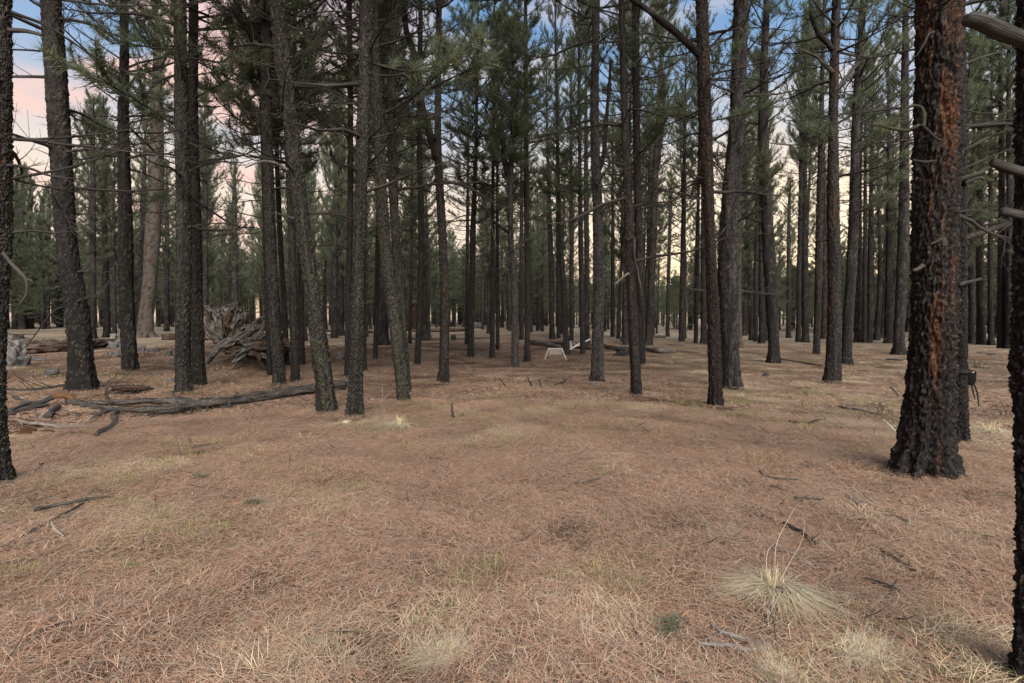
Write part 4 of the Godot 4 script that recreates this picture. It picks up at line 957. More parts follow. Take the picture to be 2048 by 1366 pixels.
func place_distant_wood() -> void:
	# beyond the pines one can count, the wood reads as one mass
	rng.seed = 9090
	var wood := Node3D.new()
	wood.name = "distant_pine_wood"
	add_child(wood)
	tag(wood, "far-off pine wood closing the horizon between the trunks", "forest", "", "stuff")
	var prof := [0.0, 0.0, 0.3, 2.0, 0.03, 0.25, 6.0, 0.1, 0.2, 9.0, 0.1, 0.14]
	var trunk := make_trunk(stem_line(prof, 15.0, 0.2), 8, 8.0, 0.01, [0.1, 0.0, 0.3, 0.4], 3.0)
	var tp := []
	var cp := []
	for c in crowns: cp.append([])
	for i in 1150:
		var d := 84.0 + 90.0 * rng.randf()
		var a := deg_to_rad(rng.randf_range(-52, 52))
		var x := sin(a) * d
		var z := -cos(a) * d
		var k := rng.randf_range(0.6, 1.0)
		var lane := x / -z
		if lane > 0.08 and lane < 0.72:
			k *= 0.78
		var b := Basis(Vector3.UP, rng.randf() * TAU) * k
		var y := land(x, z)
		tp.append(Transform3D(b, Vector3(x, y, z)))
		var w := rng.randi_range(1, crowns.size() - 1)
		var low := rng.randf_range(2.0, 6.0)
		var st := (15.0 - low) / float(crowns[w][2])
		cp[w].append(Transform3D(Basis(b.x * 1.5, b.y * st, b.z * 1.5), Vector3(x, y + low * k, z)))
	for i in 300:  # young growth between them
		var d := 62.0 + 80.0 * rng.randf()
		var a := deg_to_rad(rng.randf_range(-52, 52))
		var x := sin(a) * d
		var z := -cos(a) * d
		if x < -15.0 and rng.randf() < 0.65: continue
		var w := rng.randi_range(1, crowns.size() - 1)
		var k := rng.randf_range(0.35, 0.75)
		cp[w].append(Transform3D(Basis(Vector3.UP, rng.randf() * TAU) * Basis.from_scale(Vector3(k * 1.9, k, k * 1.9)), Vector3(x, land(x, z) + rng.randf_range(0.4, 2.2), z)))
	many("trunks", trunk, tp, [], wood)
	for w in crowns.size():
		if cp[w].size(): many("crowns", crowns[w][0], cp[w], [], wood)

# ---------- forest floor ----------
func zone(x: float, z: float) -> Array:  # shares of straw, of green sprouts
	var d := sqrt(x * x + z * z)
	var n := soft.get_noise_2d(x * 0.55 + 3.0, z * 0.55)
	var n2 := soft.get_noise_2d(x * 1.7 + 30.0, z * 1.7)
	var straw := -0.02 + 0.24 * n + 0.36 * n2
	straw += 0.55 * sm((d - 24.0) / 14.0)
	straw += 0.5 * sm((-x - 16.0) / 5.0) * sm((-z - 24.0) / 5.0)
	straw += 0.35 * sm((x - 3.4) / 2.0) * sm((d - 6.5) / 2.0)
	var green := -0.06 + 0.5 * soft.get_noise_2d(x * 0.8 - 20.0, z * 0.8) + 0.3 * n2
	green += 0.42 * exp(-(pow(x - 1.2, 2) / 9.0 + pow(z + 8.6, 2) / 2.2)) + 0.35 * exp(-(pow(x - 5.5, 2) / 6.0 + pow(z + 9.6, 2) / 2.0))
	green += 0.25 * exp(-(pow(x + 2.6, 2) / 3.0 + pow(z + 5.2, 2) / 2.5)) + 0.4 * exp(-(pow(x + 9.0, 2) / 8.0 + pow(z + 12.0, 2) / 4.0))
	return [clampf(straw, 0.0, 1.0), clampf(green, 0.0, 1.0) * (1.0 - sm((d - 18.0) / 10.0))]

func make_ground() -> void:
	var s := Shape.new()
	var rings := 190
	var spokes := 220
	for i in rings + 1:
		var r := 0.25 * pow(1800.0, float(i) / rings)
		for j in spokes:
			var a := TAU * j / spokes
			var x := cos(a) * r
			var z := sin(a) * r
			var bump := heaped(x, z)
			s.v.append(Vector3(x, land(x, z) + bump * (1.0 - sm((r - 40.0) / 20.0)), z))
			var w := zone(x, z)
			var c := Vector3(0.185, 0.120, 0.080).lerp(Vector3(0.43, 0.35, 0.245), float(w[0]) * 0.85)
			c = c.lerp(Vector3(0.19, 0.155, 0.08), float(w[1]) * 0.35)
			if r > 8.0: c *= 1.0 + 0.3 * fine.get_noise_2d(x * 1.3, z * 1.3)
			s.c.append(tone3(c * 1.28))
	for i in rings:
		for j in spokes:
			var a := i * spokes + j
			var b := i * spokes + (j + 1) % spokes
			s.ix.append_array([a, b, a + spokes, b, b + spokes, a + spokes])
	var mid := s.v.size()
	s.v.append(Vector3(0, 0, 0))
	s.c.append(s.c[0])
	for j in spokes: s.ix.append_array([mid, (j + 1) % spokes, j])
	top_mesh("ground", regular_normals(s, M.ground), "forest floor of brown needles and dry grass", "ground", "", "structure")

func strip(s: Shape, a: Vector3, b: Vector3, c: Vector3, w: float, t: Color) -> void:
	var d := (c - a).cross(Vector3.UP).normalized() * w
	s.v.append_array([a - d, a + d, b + d, a - d, b + d, b - d, b - d, b + d, c])
	for i in 9: s.c.append(t)

func litter_patch(n: int, r: float, wide: float, lush: int) -> ArrayMesh:
	var s := Shape.new()
	var lean := rng.randf() * TAU
	for i in n:
		var q := sqrt(rng.randf()) * r
		var qa := rng.randf() * TAU
		var at := Vector3(cos(qa) * q, rng.randf_range(0.002, 0.026), sin(qa) * q)
		var a := lean + rng.randfn(0.0, 0.9)
		var d := Vector3(cos(a), rng.randf_range(-0.10, 0.14), sin(a))
		var l := rng.randf_range(0.08, 0.19)
		var bend := Vector3(-d.z, 0, d.x) * rng.randf_range(-0.025, 0.025) + Vector3(0, rng.randf_range(0.0, 0.012), 0)
		var k := rng.randf()
		var c := Vector3(0.285, 0.156, 0.100).lerp(Vector3(0.395, 0.248, 0.170), rng.randf())
		if k < 0.20: c = Vector3(0.13, 0.075, 0.052)
		elif k < 0.35: c = Vector3(0.27, 0.225, 0.18)
		elif k < 0.45: c = Vector3(0.45, 0.355, 0.25)
		if lush == 1:
			c = c.lerp(Vector3(0.46, 0.37, 0.25), rng.randf_range(0.3, 1.0))
			l *= 1.25
		strip(s, at, at + d * l * 0.5 + bend, at + d * l, wide * rng.randf_range(0.7, 1.2), tone3(c))
	return s.mesh(M.litter)

func grass_tuft(n: int, r: float, l0: float, l1: float, wide: float, flat: float, a: Vector3, b: Vector3) -> ArrayMesh:
	var s := Shape.new()
	for i in n:
		var q := sqrt(rng.randf()) * r
		var qa := rng.randf() * TAU
		var at := Vector3(cos(qa) * q, 0, sin(qa) * q)
		var az := qa + rng.randfn(0.0, 0.8)
		var out := Vector3(cos(az), 0, sin(az))
		var l := rng.randf_range(l0, l1)
		var p1 := at + out * l * 0.30 * flat + Vector3(0, l * 0.42 * (1.25 - flat), 0)
		var p2 := at + out * l * (0.85 * flat + 0.1) + Vector3(0, l * lerpf(0.85, 0.06, flat), 0)
		var c := tone3(a.lerp(b, rng.randf()))
		strip(s, at, p1, p2, wide * rng.randf_range(0.7, 1.2), c)
	return s.mesh(M.grass)

func lie(x: float, z: float, turn: float, size: float, lift := 0.0) -> Transform3D:
	var e := 0.15
	var nrm := Vector3(land(x - e, z) - land(x + e, z), 2 * e, land(x, z - e) - land(x, z + e)).normalized()
	var bump := heaped(x, z)
	var xx := Vector3(cos(turn), 0, sin(turn))
	xx = (xx - nrm * xx.dot(nrm)).normalized()
	return Transform3D(Basis(xx, nrm, xx.cross(nrm)) * size, Vector3(x, land(x, z) + bump + lift, z))

func cover_ground() -> void:
	rng.seed = 77
	var near := []
	var straw := []
	var wide := []
	for k in 6: near.append(litter_patch(500, 0.36, 0.00092, 0))
	for k in 4: straw.append(litter_patch(460, 0.36, 0.001, 1))
	for k in 4: wide.append(litter_patch(200, 0.5, 0.0035, 0))
	var litter := Node3D.new()
	litter.name = "needle_litter"
	add_child(litter)
	tag(litter, "fallen brown pine needles covering the whole forest floor", "needle litter", "", "stuff")
	var at := []
	var tint := []
	for k in 14:
		at.append([])
		tint.append([])
	var spacing := [[1.2, 9.5, 0.255], [9.5, 16.0, 0.40], [16.0, 34.0, 0.75]]
	for band in spacing:
		var step: float = band[2]
		var n := int(band[1] / step) + 1
		for iz in range(0, n):
			for ix in range(-n - 3, n + 4):
				var x := (ix + rng.randf()) * step
				var z := -(iz + rng.randf()) * step
				var d := sqrt(x * x + z * z)
				if d < band[0] or d >= band[1] or absf(x) > -z * 1.12 + 0.9: continue
				var w := zone(x, z)
				var k := rng.randi() % 6
				if rng.randf() < float(w[0]) * 0.75: k = 6 + rng.randi() % 4
				if d > 9.5 and k < 6: k = 10 + rng.randi() % 4
				var g := 1.0 + 0.22 * soft.get_noise_2d(x * 2.3, z * 2.3) + rng.randf_range(-0.1, 0.1)
				var c := Vector3(g, g * (1.0 + 0.05 * float(w[1])), g * (1.0 - 0.06 * float(w[1])))
				at[k].append(lie(x, z, rng.randf() * TAU, rng.randf_range(0.85, 1.2)))
				tint[k].append(tone3(c))
	for k in 14:
		var mesh: Mesh = near[k] if k < 6 else straw[k - 6] if k < 10 else wide[k - 10]
		if at[k].size(): many("needle_mat", mesh, at[k], tint[k], litter)
	# dry grass wisps and green sprouts between the needles
	var sprouts := []
	for k in 4: sprouts.append(grass_tuft(26, 0.10, 0.05, 0.12, 0.0013, 0.35, Vector3(0.10, 0.115, 0.04), Vector3(0.26, 0.235, 0.10)))
	var wisps := []
	for k in 4: wisps.append(grass_tuft(40, 0.11, 0.10, 0.28, 0.0011, 0.9, Vector3(0.42, 0.31, 0.20), Vector3(0.60, 0.49, 0.34)))
	var sod := Node3D.new()
	sod.name = "grass"
	add_child(sod)
	tag(sod, "thin green and straw-coloured grass growing through the needles", "grass", "", "stuff")
	var gp := [[], [], [], []]
	var wp := [[], [], [], []]
	for i in 15000:
		var d := 1.9 + 26.0 * pow(rng.randf(), 1.5)
		var a := deg_to_rad(rng.randf_range(-50, 50))
		var x := sin(a) * d
		var z := -cos(a) * d
		var w := zone(x, z)
		if rng.randf() < float(w[1]) * (0.9 if d > 5.5 else 0.4): gp[i % 4].append(lie(x, z, rng.randf() * TAU, rng.randf_range(0.6, 1.2) * (1.0 + d * 0.02)))
		elif rng.randf() < float(w[0]) * float(w[0]) * 0.22: wp[i % 4].append(lie(x, z, rng.randf() * TAU, rng.randf_range(0.5, 1.1) * (1.0 + d * 0.02)))
	for k in 4:
		if gp[k].size(): many("sprouts", sprouts[k], gp[k], [], sod)
		if wp[k].size(): many("wisps", wisps[k], wp[k], [], sod)
	# loose twigs too small to pick apart
	var tp := [[], [], []]
	for i in 550:
		var d := 2.2 + 24.0 * pow(rng.randf(), 1.3)
		var a := deg_to_rad(rng.randf_range(-50, 50))
		tp[i % 3].append(lie(sin(a) * d, -cos(a) * d, rng.randf() * TAU, rng.randf_range(0.05, 0.20) * (1.0 + d * 0.04), 0.012))
	var bits := Node3D.new()
	bits.name = "twig_litter"
	add_child(bits)
	tag(bits, "small dark broken twigs strewn over the needles", "twigs", "", "stuff")
	for k in 3: many("twig_scatter", make_dead_limb(0.2, 2), tp[k], [], bits)

# ---------- things lying about ----------
func place_logs() -> void:
	var base := Vector3(-5.0, 0.02, -9.5)
	var ft := thing("fallen_pine", "fallen slender pine lying across the left, forked limbs at its left end", "fallen tree", base)
	for i in FALLEN.size():
		var q: Array = FALLEN[i]
		var s := Shape.new()
		var p := curve(points(q[2], Vector3(base.x, 0.0, base.z)), 16)
		var fat: float = q[2][3]
		stick(s, p, 30 if fat > 0.06 else 16, 0.34, PAL[q[1]], i * 7.3, 1.6)
		part(q[0], regular_normals(s, M.wood if q[1] != "bark" else M.bark), ft)
	for i in LOGS.size():
		var q: Array = LOGS[i]
		var p := points(q[2])
		var at: Vector3 = p[0][0]
		var o := thing("fallen_log", q[0], "log", at)
		var s := Shape.new()
		var c := curve(points(q[2], at), 12)
		stick(s, c, 28, 0.34 if q[1] != "bark" else 0.2, PAL[q[1]], i * 11.7, 1.3)
		part("log_body", regular_normals(s, M.wood), o)
		# loose slabs and splinters along it
		rng.seed = 300 + i
		for k in (4 if float(q[2][3]) > 0.08 else 2):
			var j := rng.randi_range(1, c.size() - 6)
			var up := Vector3(0, 0.8, 0.6).normalized().rotated(Vector3.RIGHT, rng.randf_range(-0.5, 0.5))
			var t := Shape.new()
			var r: float = c[j][1]
			stick(t, [[c[j][0] + up * r * 0.9, r * 0.12], [c[j + 2][0] + up * r * 1.06, r * 0.22], [c[j + 5][0] + up * r * 0.95, r * 0.06]], 8, 0.3, PAL[q[1]], k * 3.0)
			part("splinter", regular_normals(t, M.wood), o)
	for i in STICKS.size():
		var q: Array = STICKS[i]
		var p := points(q[2])
		var at: Vector3 = p[0][0]
		var s := Shape.new()
		rng.seed = 700 + i
		var c := curve(points(q[2], at), 6)
		for j in c.size(): c[j][0] += Vector3(rng.randf() - 0.5, rng.randf() * 0.4, rng.randf() - 0.5) * float(c[j][1]) * 0.9
		stick(s, c, 9, 0.35, PAL[q[1]], i * 5.1, 1.2)
		for k in 3:
			var j := rng.randi_range(1, c.size() - 2)
			var d := Vector3(rng.randf() - 0.5, rng.randf() * 0.12, rng.randf() - 0.5).normalized()
			var r: float = c[j][1]
			var l := r * rng.randf_range(2.0, 8.0)
			stick(s, [[c[j][0], r * 0.5], [c[j][0] + d * l * 0.5, r * 0.4], [c[j][0] + d * l + Vector3(0, r, 0), r * 0.2]], 5, 0.2, PAL[q[1]])
		var o := top_mesh("fallen_stick", regular_normals(s, M.twig), q[0], "stick", "sticks lying on the forest floor")
		o.position = at + Vector3(0, 0.022, 0)

func lump(w: float, h: float, d: float, rough: float, a: Vector3, b: Vector3, sd: float, rows := 22) -> ArrayMesh:
	var s := Shape.new()
	var segs := rows * 2
	for i in rows + 1:
		var e := PI * i / rows - PI / 2
		for j in segs:
			var t := TAU * j / segs
			var q := Vector3(cos(e) * cos(t), sin(e), cos(e) * sin(t))
			var k := 1.0 + rough * (0.9 * soft.get_noise_3d(q.x * 1.5 + sd, q.y * 1.5, q.z * 1.5) + 0.5 * cell.get_noise_3d(q.x * 1.6 + sd, q.y * 1.6, q.z * 1.6) + 0.25 + 0.25 * fine.get_noise_3d(q.x * 4.0 + sd, q.y * 4.0, q.z * 4.0))
			var f := Vector3(signf(q.x) * pow(absf(q.x), 0.8), signf(q.y) * pow(absf(q.y), 0.75), signf(q.z) * pow(absf(q.z), 0.8))
			s.v.append(Vector3(f.x * w * 0.5, (f.y * 0.7 + 0.3) * h, f.z * d * 0.5) * k)
			var m := clampf(0.5 + 1.1 * fine.get_noise_3d(q.x * 3.0 + sd + 9.0, q.y * 3.0, q.z * 3.0), 0.0, 1.0)
			s.c.append(tone3(a.lerp(b, m)))
	for i in rows:
		for j in segs:
			var p := i * segs + j
			var q := i * segs + (j + 1) % segs
			s.ix.append_array([p, p + segs, q, q, p + segs, q + segs])
	return regular_normals(s, M.rock)

func place_rocks() -> void:
	for i in ROCKS.size():
		var q: Array = ROCKS[i]
		var x: float = q[1]
		var z: float = q[2]
		var t: float = q[5]
		var a := Vector3(0.07, 0.068, 0.065).lerp(Vector3(0.20, 0.185, 0.17), t)
		var b := Vector3(0.13, 0.127, 0.123).lerp(Vector3(0.38, 0.365, 0.35), t)
		var o := top_mesh("rock", lump(q[3], q[4], float(q[3]) * 0.8, 0.42, a, b, i * 3.7), q[0], "rock", "rocks on the forest floor")
		o.position = Vector3(x, land(x, z) - float(q[4]) * 0.08, z - float(q[3]) * 0.2)
		o.rotation.y = i * 1.3

func wad_point(u: float, v: float, d: float) -> Vector3:
	return Vector3((u - 683.0) * 0.00186, (1214.0 - v) * 0.00186, d)

func place_root_wad() -> void:
	var at := Vector3(-7.61, 0.05, -14.3)
	var o := thing("root_wad", "weathered grey upturned root wad of an old tree on a needle mound", "root wad", at)
	rng.seed = 55
	# the standing plate: a fan of fused roots
	var tops := [[175, 250, .1], [215, 235, .04], [290, 255, -.02], [360, 238, .05], [440, 214, 0.], [520, 220, .06], [590, 190, .02], [640, 205, -.03], [690, 270, .04], [730, 340, 0.], [765, 440, .05], [800, 530, .03], [180, 385, .14], [225, 470, .12], [480, 330, .16], [600, 330, .15], [400, 330, .13]]
	for k in tops.size():
		var q: Array = tops[k]
		var s := Shape.new()
		var a := wad_point(520.0 + (float(q[0]) - 500.0) * 0.22, 800, rng.randf_range(-0.08, 0.1))
		var e := wad_point(q[0], q[1], q[2])
		var m := a.lerp(e, 0.5) + Vector3(-0.03, 0.0, 0.05 + rng.randf_range(-0.03, 0.05))
		stick(s, curve([[a, 0.07], [m, rng.randf_range(0.085, 0.12)], [a.lerp(e, 0.85), rng.randf_range(0.07, 0.14)], [e + Vector3(rng.randf_range(-0.06, 0.06), rng.randf_range(-0.1, 0.05), rng.randf_range(-0.05, 0.05)), rng.randf_range(0.02, 0.09)]], 9), 30, 0.85, PAL.silver if k % 5 else PAL.rotten, k * 4.4, 1.1)
		part("root", regular_normals(s, M.wood), o)
	# thick broken butt behind and below
	var butt := Shape.new()
	stick(butt, curve([[wad_point(620, 830, 0.02), 0.20], [wad_point(800, 860, -0.05), 0.26], [wad_point(1000, 850, -0.35), 0.27], [wad_point(1150, 850, -0.9), 0.24]], 8), 34, 0.5, PAL.rotten, 3.0, 1.2)
	part("broken_butt", regular_normals(butt, M.wood), o)
	# roots and splinters sprawling to both sides: u, v, nearness, radius ...
	var roots := [
		["silver", 800, 640, .22, .05, 640, 740, .30, .07, 500, 820, .34, .06, 395, 890, .36, .025],
		["silver", 780, 690, .28, .05, 620, 790, .36, .06, 470, 880, .40, .03],
		["silver", 1000, 760, .20, .04, 840, 860, .36, .055, 650, 980, .46, .02],
		["silver", 980, 810, .25, .03, 860, 890, .40, .045, 750, 970, .46, .02],
		["silver", 850, 900, .30, .07, 760, 1010, .40, .06, 670, 1115, .45, .03],
		["silver", 480, 850, .30, .08, 380, 960, .38, .06, 320, 1040, .42, .05, 262, 1105, .45, .02],
		["silver", 820, 640, .15, .06, 920, 530, .16, .055, 1000, 450, .15, .05, 1110, 365, .1, .012],
		["silver", 860, 700, .18, .07, 980, 590, .2, .06, 1080, 520, .2, .05, 1185, 498, .18, .012],
		["silver", 900, 770, .2, .07, 1010, 670, .22, .06, 1095, 560, .2, .05, 1105, 440, .15, .02],
		["silver", 780, 770, .22, .08, 960, 730, .2, .07, 1110, 690, .15, .06, 1190, 680, .1, .03],
		["rotten", 820, 840, .2, .10, 980, 830, .2, .11, 1120, 840, .15, .09, 1230, 870, .1, .05],
		["rotten", 830, 920, .25, .07, 960, 930, .3, .08, 1040, 990, .3, .06, 1060, 1080, .3, .05, 1150, 1175, .32, .02],
		["silver", 960, 940, .2, .06, 1080, 960, .2, .05, 1190, 1010, .2, .02],
		["silver", 720, 760, .3, .06, 800, 720, .32, .06, 900, 640, .3, .04, 940, 590, .28, .015],
		["pale", 420, 1130, .55, .012, 440, 1180, .6, .018, 520, 1200, .62, .015, 605, 1216, .62, .01],
		["pale", 735, 1090, .5, .014, 705, 1160, .6, .014, 735, 1230, .7, .014, 748, 1262, .75, .01],
		["rotten", 560, 860, .2, .12, 640, 900, .22, .13, 740, 900, .2, .1],
	]
	for k in roots.size():
		var q: Array = roots[k]
		var p := []
		for i in range(1, q.size(), 4): p.append([wad_point(q[i], q[i + 1], q[i + 2]), float(q[i + 3])])
		var s := Shape.new()
		stick(s, curve(p, 9), 24, 0.8, PAL[q[0]], k * 6.1 + 50.0, 1.1)
		part("root", regular_normals(s, M.wood), o)

func place_rack() -> void:
	var at := Vector3(1.66, land(1.66, -19.6), -19.6)
	var o := thing("wire_rack", "small white slatted rack on splayed legs before the old logs", "rack", at)
	var white := [Vector3(0.34, 0.31, 0.26), Vector3(0.44, 0.41, 0.35)]
	for z in [-0.10, 0.10]:
		var s := Shape.new()
		stick(s, [[Vector3(-0.27, 0.42, z), 0.011], [Vector3(0.27, 0.42, z), 0.011]], 8, 0.0, white)
		part("top_rail", s.mesh(M.white_metal), o)
		for x in [-1, 1]:
			var l := Shape.new()
			stick(l, [[Vector3(0.26 * x, 0.42, z), 0.011], [Vector3(0.42 * x, -0.03, z * 2.2), 0.010]], 8, 0.0, white)
			part("leg", l.mesh(M.white_metal), o)
	for k in 13:
		var x := -0.24 + 0.04 * k
		var s := Shape.new()
		stick(s, [[Vector3(x, 0.425, -0.11), 0.005], [Vector3(x, 0.425, 0.11), 0.005], [Vector3(x, 0.40, 0.125), 0.009], [Vector3(x, 0.20, 0.125), 0.009]], 5, 0.0, white)
		part("slat", s.mesh(M.white_metal), o)

func place_small_things() -> void:
	rng.seed = 1234
	# charred root ball in front of the thick grey trunk
	var at := Vector3(4.5, land(4.5, -20.7), -20.7)
	var rb := thing("root_ball", "charred rounded root ball between the old logs", "root ball", at)
	part("body", lump(0.56, 0.34, 0.5, 0.35, Vector3(0.045, 0.04, 0.037), Vector3(0.085, 0.075, 0.07), 8.0), rb)
	for p in [[-0.1, 0.12, -0.3, 0.06, -0.5, -0.02], [0.1, 0.1, 0.3, 0.05, 0.42, -0.03], [-0.2, 0.25, -0.34, 0.3, -0.42, 0.24]]:
		var s := Shape.new()
		stick(s, curve([[Vector3(p[0], p[1], 0.1), 0.07], [Vector3(p[2], p[3], 0.2), 0.055], [Vector3(p[4], p[5], 0.28), 0.03]], 5), 12, 0.3, PAL.char, p[0] * 30.0)
		part("root", regular_normals(s, M.wood), rb)
	# stumps
	for q in [[-31.46, -32.63, 0.26, 0.34, "small dark stump standing on the straw meadow", "bark"], [-3.85, -33.69, 0.14, 0.32, "short dark stump far behind the reddish forked pine", "char"], [-26.39, -33.83, 0.16, 0.32, "pale splintered snag behind the long rotten log", "pale"]]:
		var s := Shape.new()
		var y := land(q[0], q[1])
		stick(s, curve([[Vector3(0, -0.08, 0), q[2] * 1.25], [Vector3(0, q[3] * 0.4, 0), q[2]], [Vector3(0.02, q[3], 0), q[2] * 0.92]], 6), 24, 0.3, PAL[q[5]], q[0])
		var st := thing("tree_stump", q[4], "stump", Vector3(q[0], y, q[1]))
		part("stump_body", regular_normals(s, M.wood), st)
		for k in 5:
			var t := Shape.new()
			var a := TAU * k / 5.0 + 0.4
			var e := Vector3(cos(a), 0, sin(a)) * float(q[2])
			stick(t, [[e * 0.7 + Vector3(0, q[3] * 0.6, 0), q[2] * 0.3], [e * 0.85 + Vector3(0, q[3] * rng.randf_range(1.0, 1.25), 0), q[2] * 0.08]], 7, 0.3, PAL[q[5]])
			part("splinter", regular_normals(t, M.wood), st)
	# grey snag far behind
	var sn := Shape.new()
	stick(sn, curve([[Vector3(0, -0.1, 0), 0.26], [Vector3(0, 1.2, 0), 0.2], [Vector3(0.05, 2.9, 0), 0.03]], 6), 14, 0.25, PAL.pale, 2.0)
	var snag := thing("dead_snag", "pointed pale grey snag far behind the grey plated pine", "snag", Vector3(9.5, land(9.5, -46.0), -46.0))
	part("snag_stem", regular_normals(sn, M.wood), snag)
	var sb := Shape.new()
	stick(sb, [[Vector3(0.05, 1.6, 0.1), 0.04], [Vector3(0.25, 1.9, 0.2), 0.015]], 7, 0.2, PAL.pale)
	part("branch_stub", regular_normals(sb, M.wood), snag)
	# strap and pouch on the black pine at the right
	var tree: Array = stems[66]
	for i in stems.size():
		if str(TREES[i][0]).begins_with("black pine half hidden"): tree = stems[i]
	var hh := 0.90
	var ring: Array = line_at(tree[3], hh)
	var c0: Vector3 = (tree[2] as Node3D).position + ring[0]
	var rr: float = float(ring[1]) * 1.12 + 0.012
	var bag := thing("strap_pouch", "black webbing strap with pouch and yellow stripe around a pine", "strap", c0)
	var blk := [Vector3(0.012, 0.012, 0.013), Vector3(0.02, 0.02, 0.021)]
	var s2 := Shape.new()
	for k in 29:
		var a := TAU * k / 28.0
		for y in [-0.02, 0.02]:
			s2.v.append(Vector3(cos(a) * rr, y, sin(a) * rr))
			s2.c.append(tone3(blk[k % 2]))
	for k in 28: s2.ix.append_array([k * 2, k * 2 + 1, k * 2 + 2, k * 2 + 1, k * 2 + 3, k * 2 + 2])
	part("band", regular_normals(s2, M.webbing), bag)
	part("pouch", lump(0.11, 0.13, 0.08, 0.18, blk[0], blk[1], 2.0, 14), bag, Transform3D(Basis(), Vector3(rr * 0.92, -0.12, rr * 0.45)))
	var y3 := Shape.new()
	stick(y3, [[Vector3(rr * 0.55, -0.015, rr * 0.98), 0.004], [Vector3(rr * 0.95, -0.005, rr * 0.80), 0.004]], 6, 0.0, [Vector3(0.36, 0.28, 0.08), Vector3(0.42, 0.34, 0.12)])
	part("yellow_stripe", y3.mesh(M.webbing), bag)
	for q in [[0.02, -0.33, 0.0], [0.05, -0.42, 0.02]]:
		var t := Shape.new()
		stick(t, curve([[Vector3(rr, -0.1, 0.04), 0.010], [Vector3(rr + q[0], -0.24, 0.05 + q[2]), 0.009], [Vector3(rr + q[0] * 1.6, q[1], 0.07), 0.006]], 4), 5, 0.0, blk)
		part("strap_end", t.mesh(M.webbing), bag)
	# thin bare sapling
	var sp := Shape.new()
	var trunkp := curve([[Vector3(0, -0.03, 0), 0.006], [Vector3(-0.01, 0.25, 0), 0.005], [Vector3(0.02, 0.5, 0.02), 0.0035], [Vector3(0.02, 0.72, 0), 0.0018]], 5)
	stick(sp, trunkp, 5, 0.1, PAL.grey)
	var sap := thing("bare_sapling", "thin leafless sapling beside the straw clump at middle left", "sapling", Vector3(-1.72, land(-1.72, -6.68), -6.68))
	part("stem", sp.mesh(M.twig), sap)
	for k in 7:
		var q := Shape.new()
		var a: Vector3 = trunkp[3 + k * 1][0]
		var d := Vector3(rng.randf() - 0.5, 0.7, rng.randf() - 0.5).normalized()
		stick(q, [[a, 0.0025], [a + d * 0.1, 0.002], [a + d * 0.1 + Vector3(d.x, 1.2, d.z).normalized() * 0.09, 0.001]], 4, 0.0, PAL.grey)
		part("branch", q.mesh(M.twig), sap)
	# straw clumps
	for i in CLUMPS.size():
		var q: Array = CLUMPS[i]
		rng.seed = 2000 + i
		var s := Shape.new()
		var r: float = q[3]
		var w := 0.0012 if -float(q[2]) < 4.0 else 0.0022
		var upright: float = q[4]
		var lobes := [rng.randf() * TAU, rng.randf() * TAU, rng.randf() * TAU]
		if upright == 3.0: lobes = [PI * 1.03, PI * 1.0, PI * 0.22, PI * 0.34, PI * 0.5]  # hair swept left and towards the viewer's right
		for k in 1700 if upright == 3.0 else 420 if upright == 2.0 else 520 if r > 0.12 and -float(q[2]) < 2.6 else 170:
			var az: float = lobes[k % lobes.size()] + rng.randfn(0.0, 0.24) if rng.randf() < 0.74 else rng.randf() * TAU
			var out := Vector3(cos(az), 0, sin(az))
			var from := Vector3(rng.randfn(0, 0.1), 0, rng.randfn(0, 0.1)) * r
			if upright < 2.0: from = out.rotated(Vector3.UP, rng.randf() * 6.0) * r * rng.randf() * 0.7
			var l := r * rng.randf_range(0.5, 1.3) * (1.05 if upright == 3.0 else 1.0)
			var hi := l * rng.randf_range(0.03, 0.2) * (1.0 if upright >= 2.0 else 0.4)
			var p1 := from + out * l * 0.38 + Vector3(0, hi, 0)
			var p2 := from + out * l + Vector3(rng.randfn(0, 0.22), 0, rng.randfn(0, 0.22)) * l + Vector3(0, rng.randf_range(0.0, 0.06), 0)
			var g := rng.randf()
			var c := Vector3(0.32, 0.25, 0.16).lerp(Vector3(0.53, 0.45, 0.315), g)
			if rng.randf() < 0.12: c = Vector3(0.26, 0.26, 0.13)
			elif rng.randf() < 0.2: c = Vector3(0.36, 0.33, 0.29)
			strip(s, from + Vector3(0, 0.01, 0), p1, p2, w, tone3(c))
		for k in (45 if upright >= 2.0 else 0):
			var d := Vector3(rng.randfn(0, 0.4), 1.0, rng.randfn(0, 0.4)).normalized()
			var from := Vector3(rng.randfn(0, 0.07), 0, rng.randfn(0, 0.07)) * r
			var l := r * rng.randf_range(0.3, 0.6)
			strip(s, from, from + d * l * 0.6, from + d * l + Vector3(d.x, -0.1, d.z) * l * 0.3, w, tone3(Vector3(0.5, 0.44, 0.27)))
		var o := thing("grass_clump", q[0], "grass clump", Vector3(q[1], land(q[1], q[2]) + 0.015, q[2]), "clumps of dry straw grass")
		part("blades", s.mesh(M.grass), o)
		if upright == 3.0:
			for st in [[0.03, 0.24, 0.12, 0.40, 0.17, 0.46], [0.10, 0.12, 0.20, 0.27, 0.22, 0.40], [-0.02, 0.12, 0.0, 0.2, 0.05, 0.24]]:
				var t := Shape.new()
				stick(t, curve([[Vector3(0.02, 0.0, -0.02), 0.0016], [Vector3(st[0], st[1], -0.05), 0.0014], [Vector3(st[2], st[3], -0.08), 0.0012], [Vector3(st[4], st[5], -0.1), 0.0007]], 5), 4, 0.0, [Vector3(0.5, 0.40, 0.28), Vector3(0.6, 0.5, 0.36)])
				part("seed_stalk", t.mesh(M.grass), o)
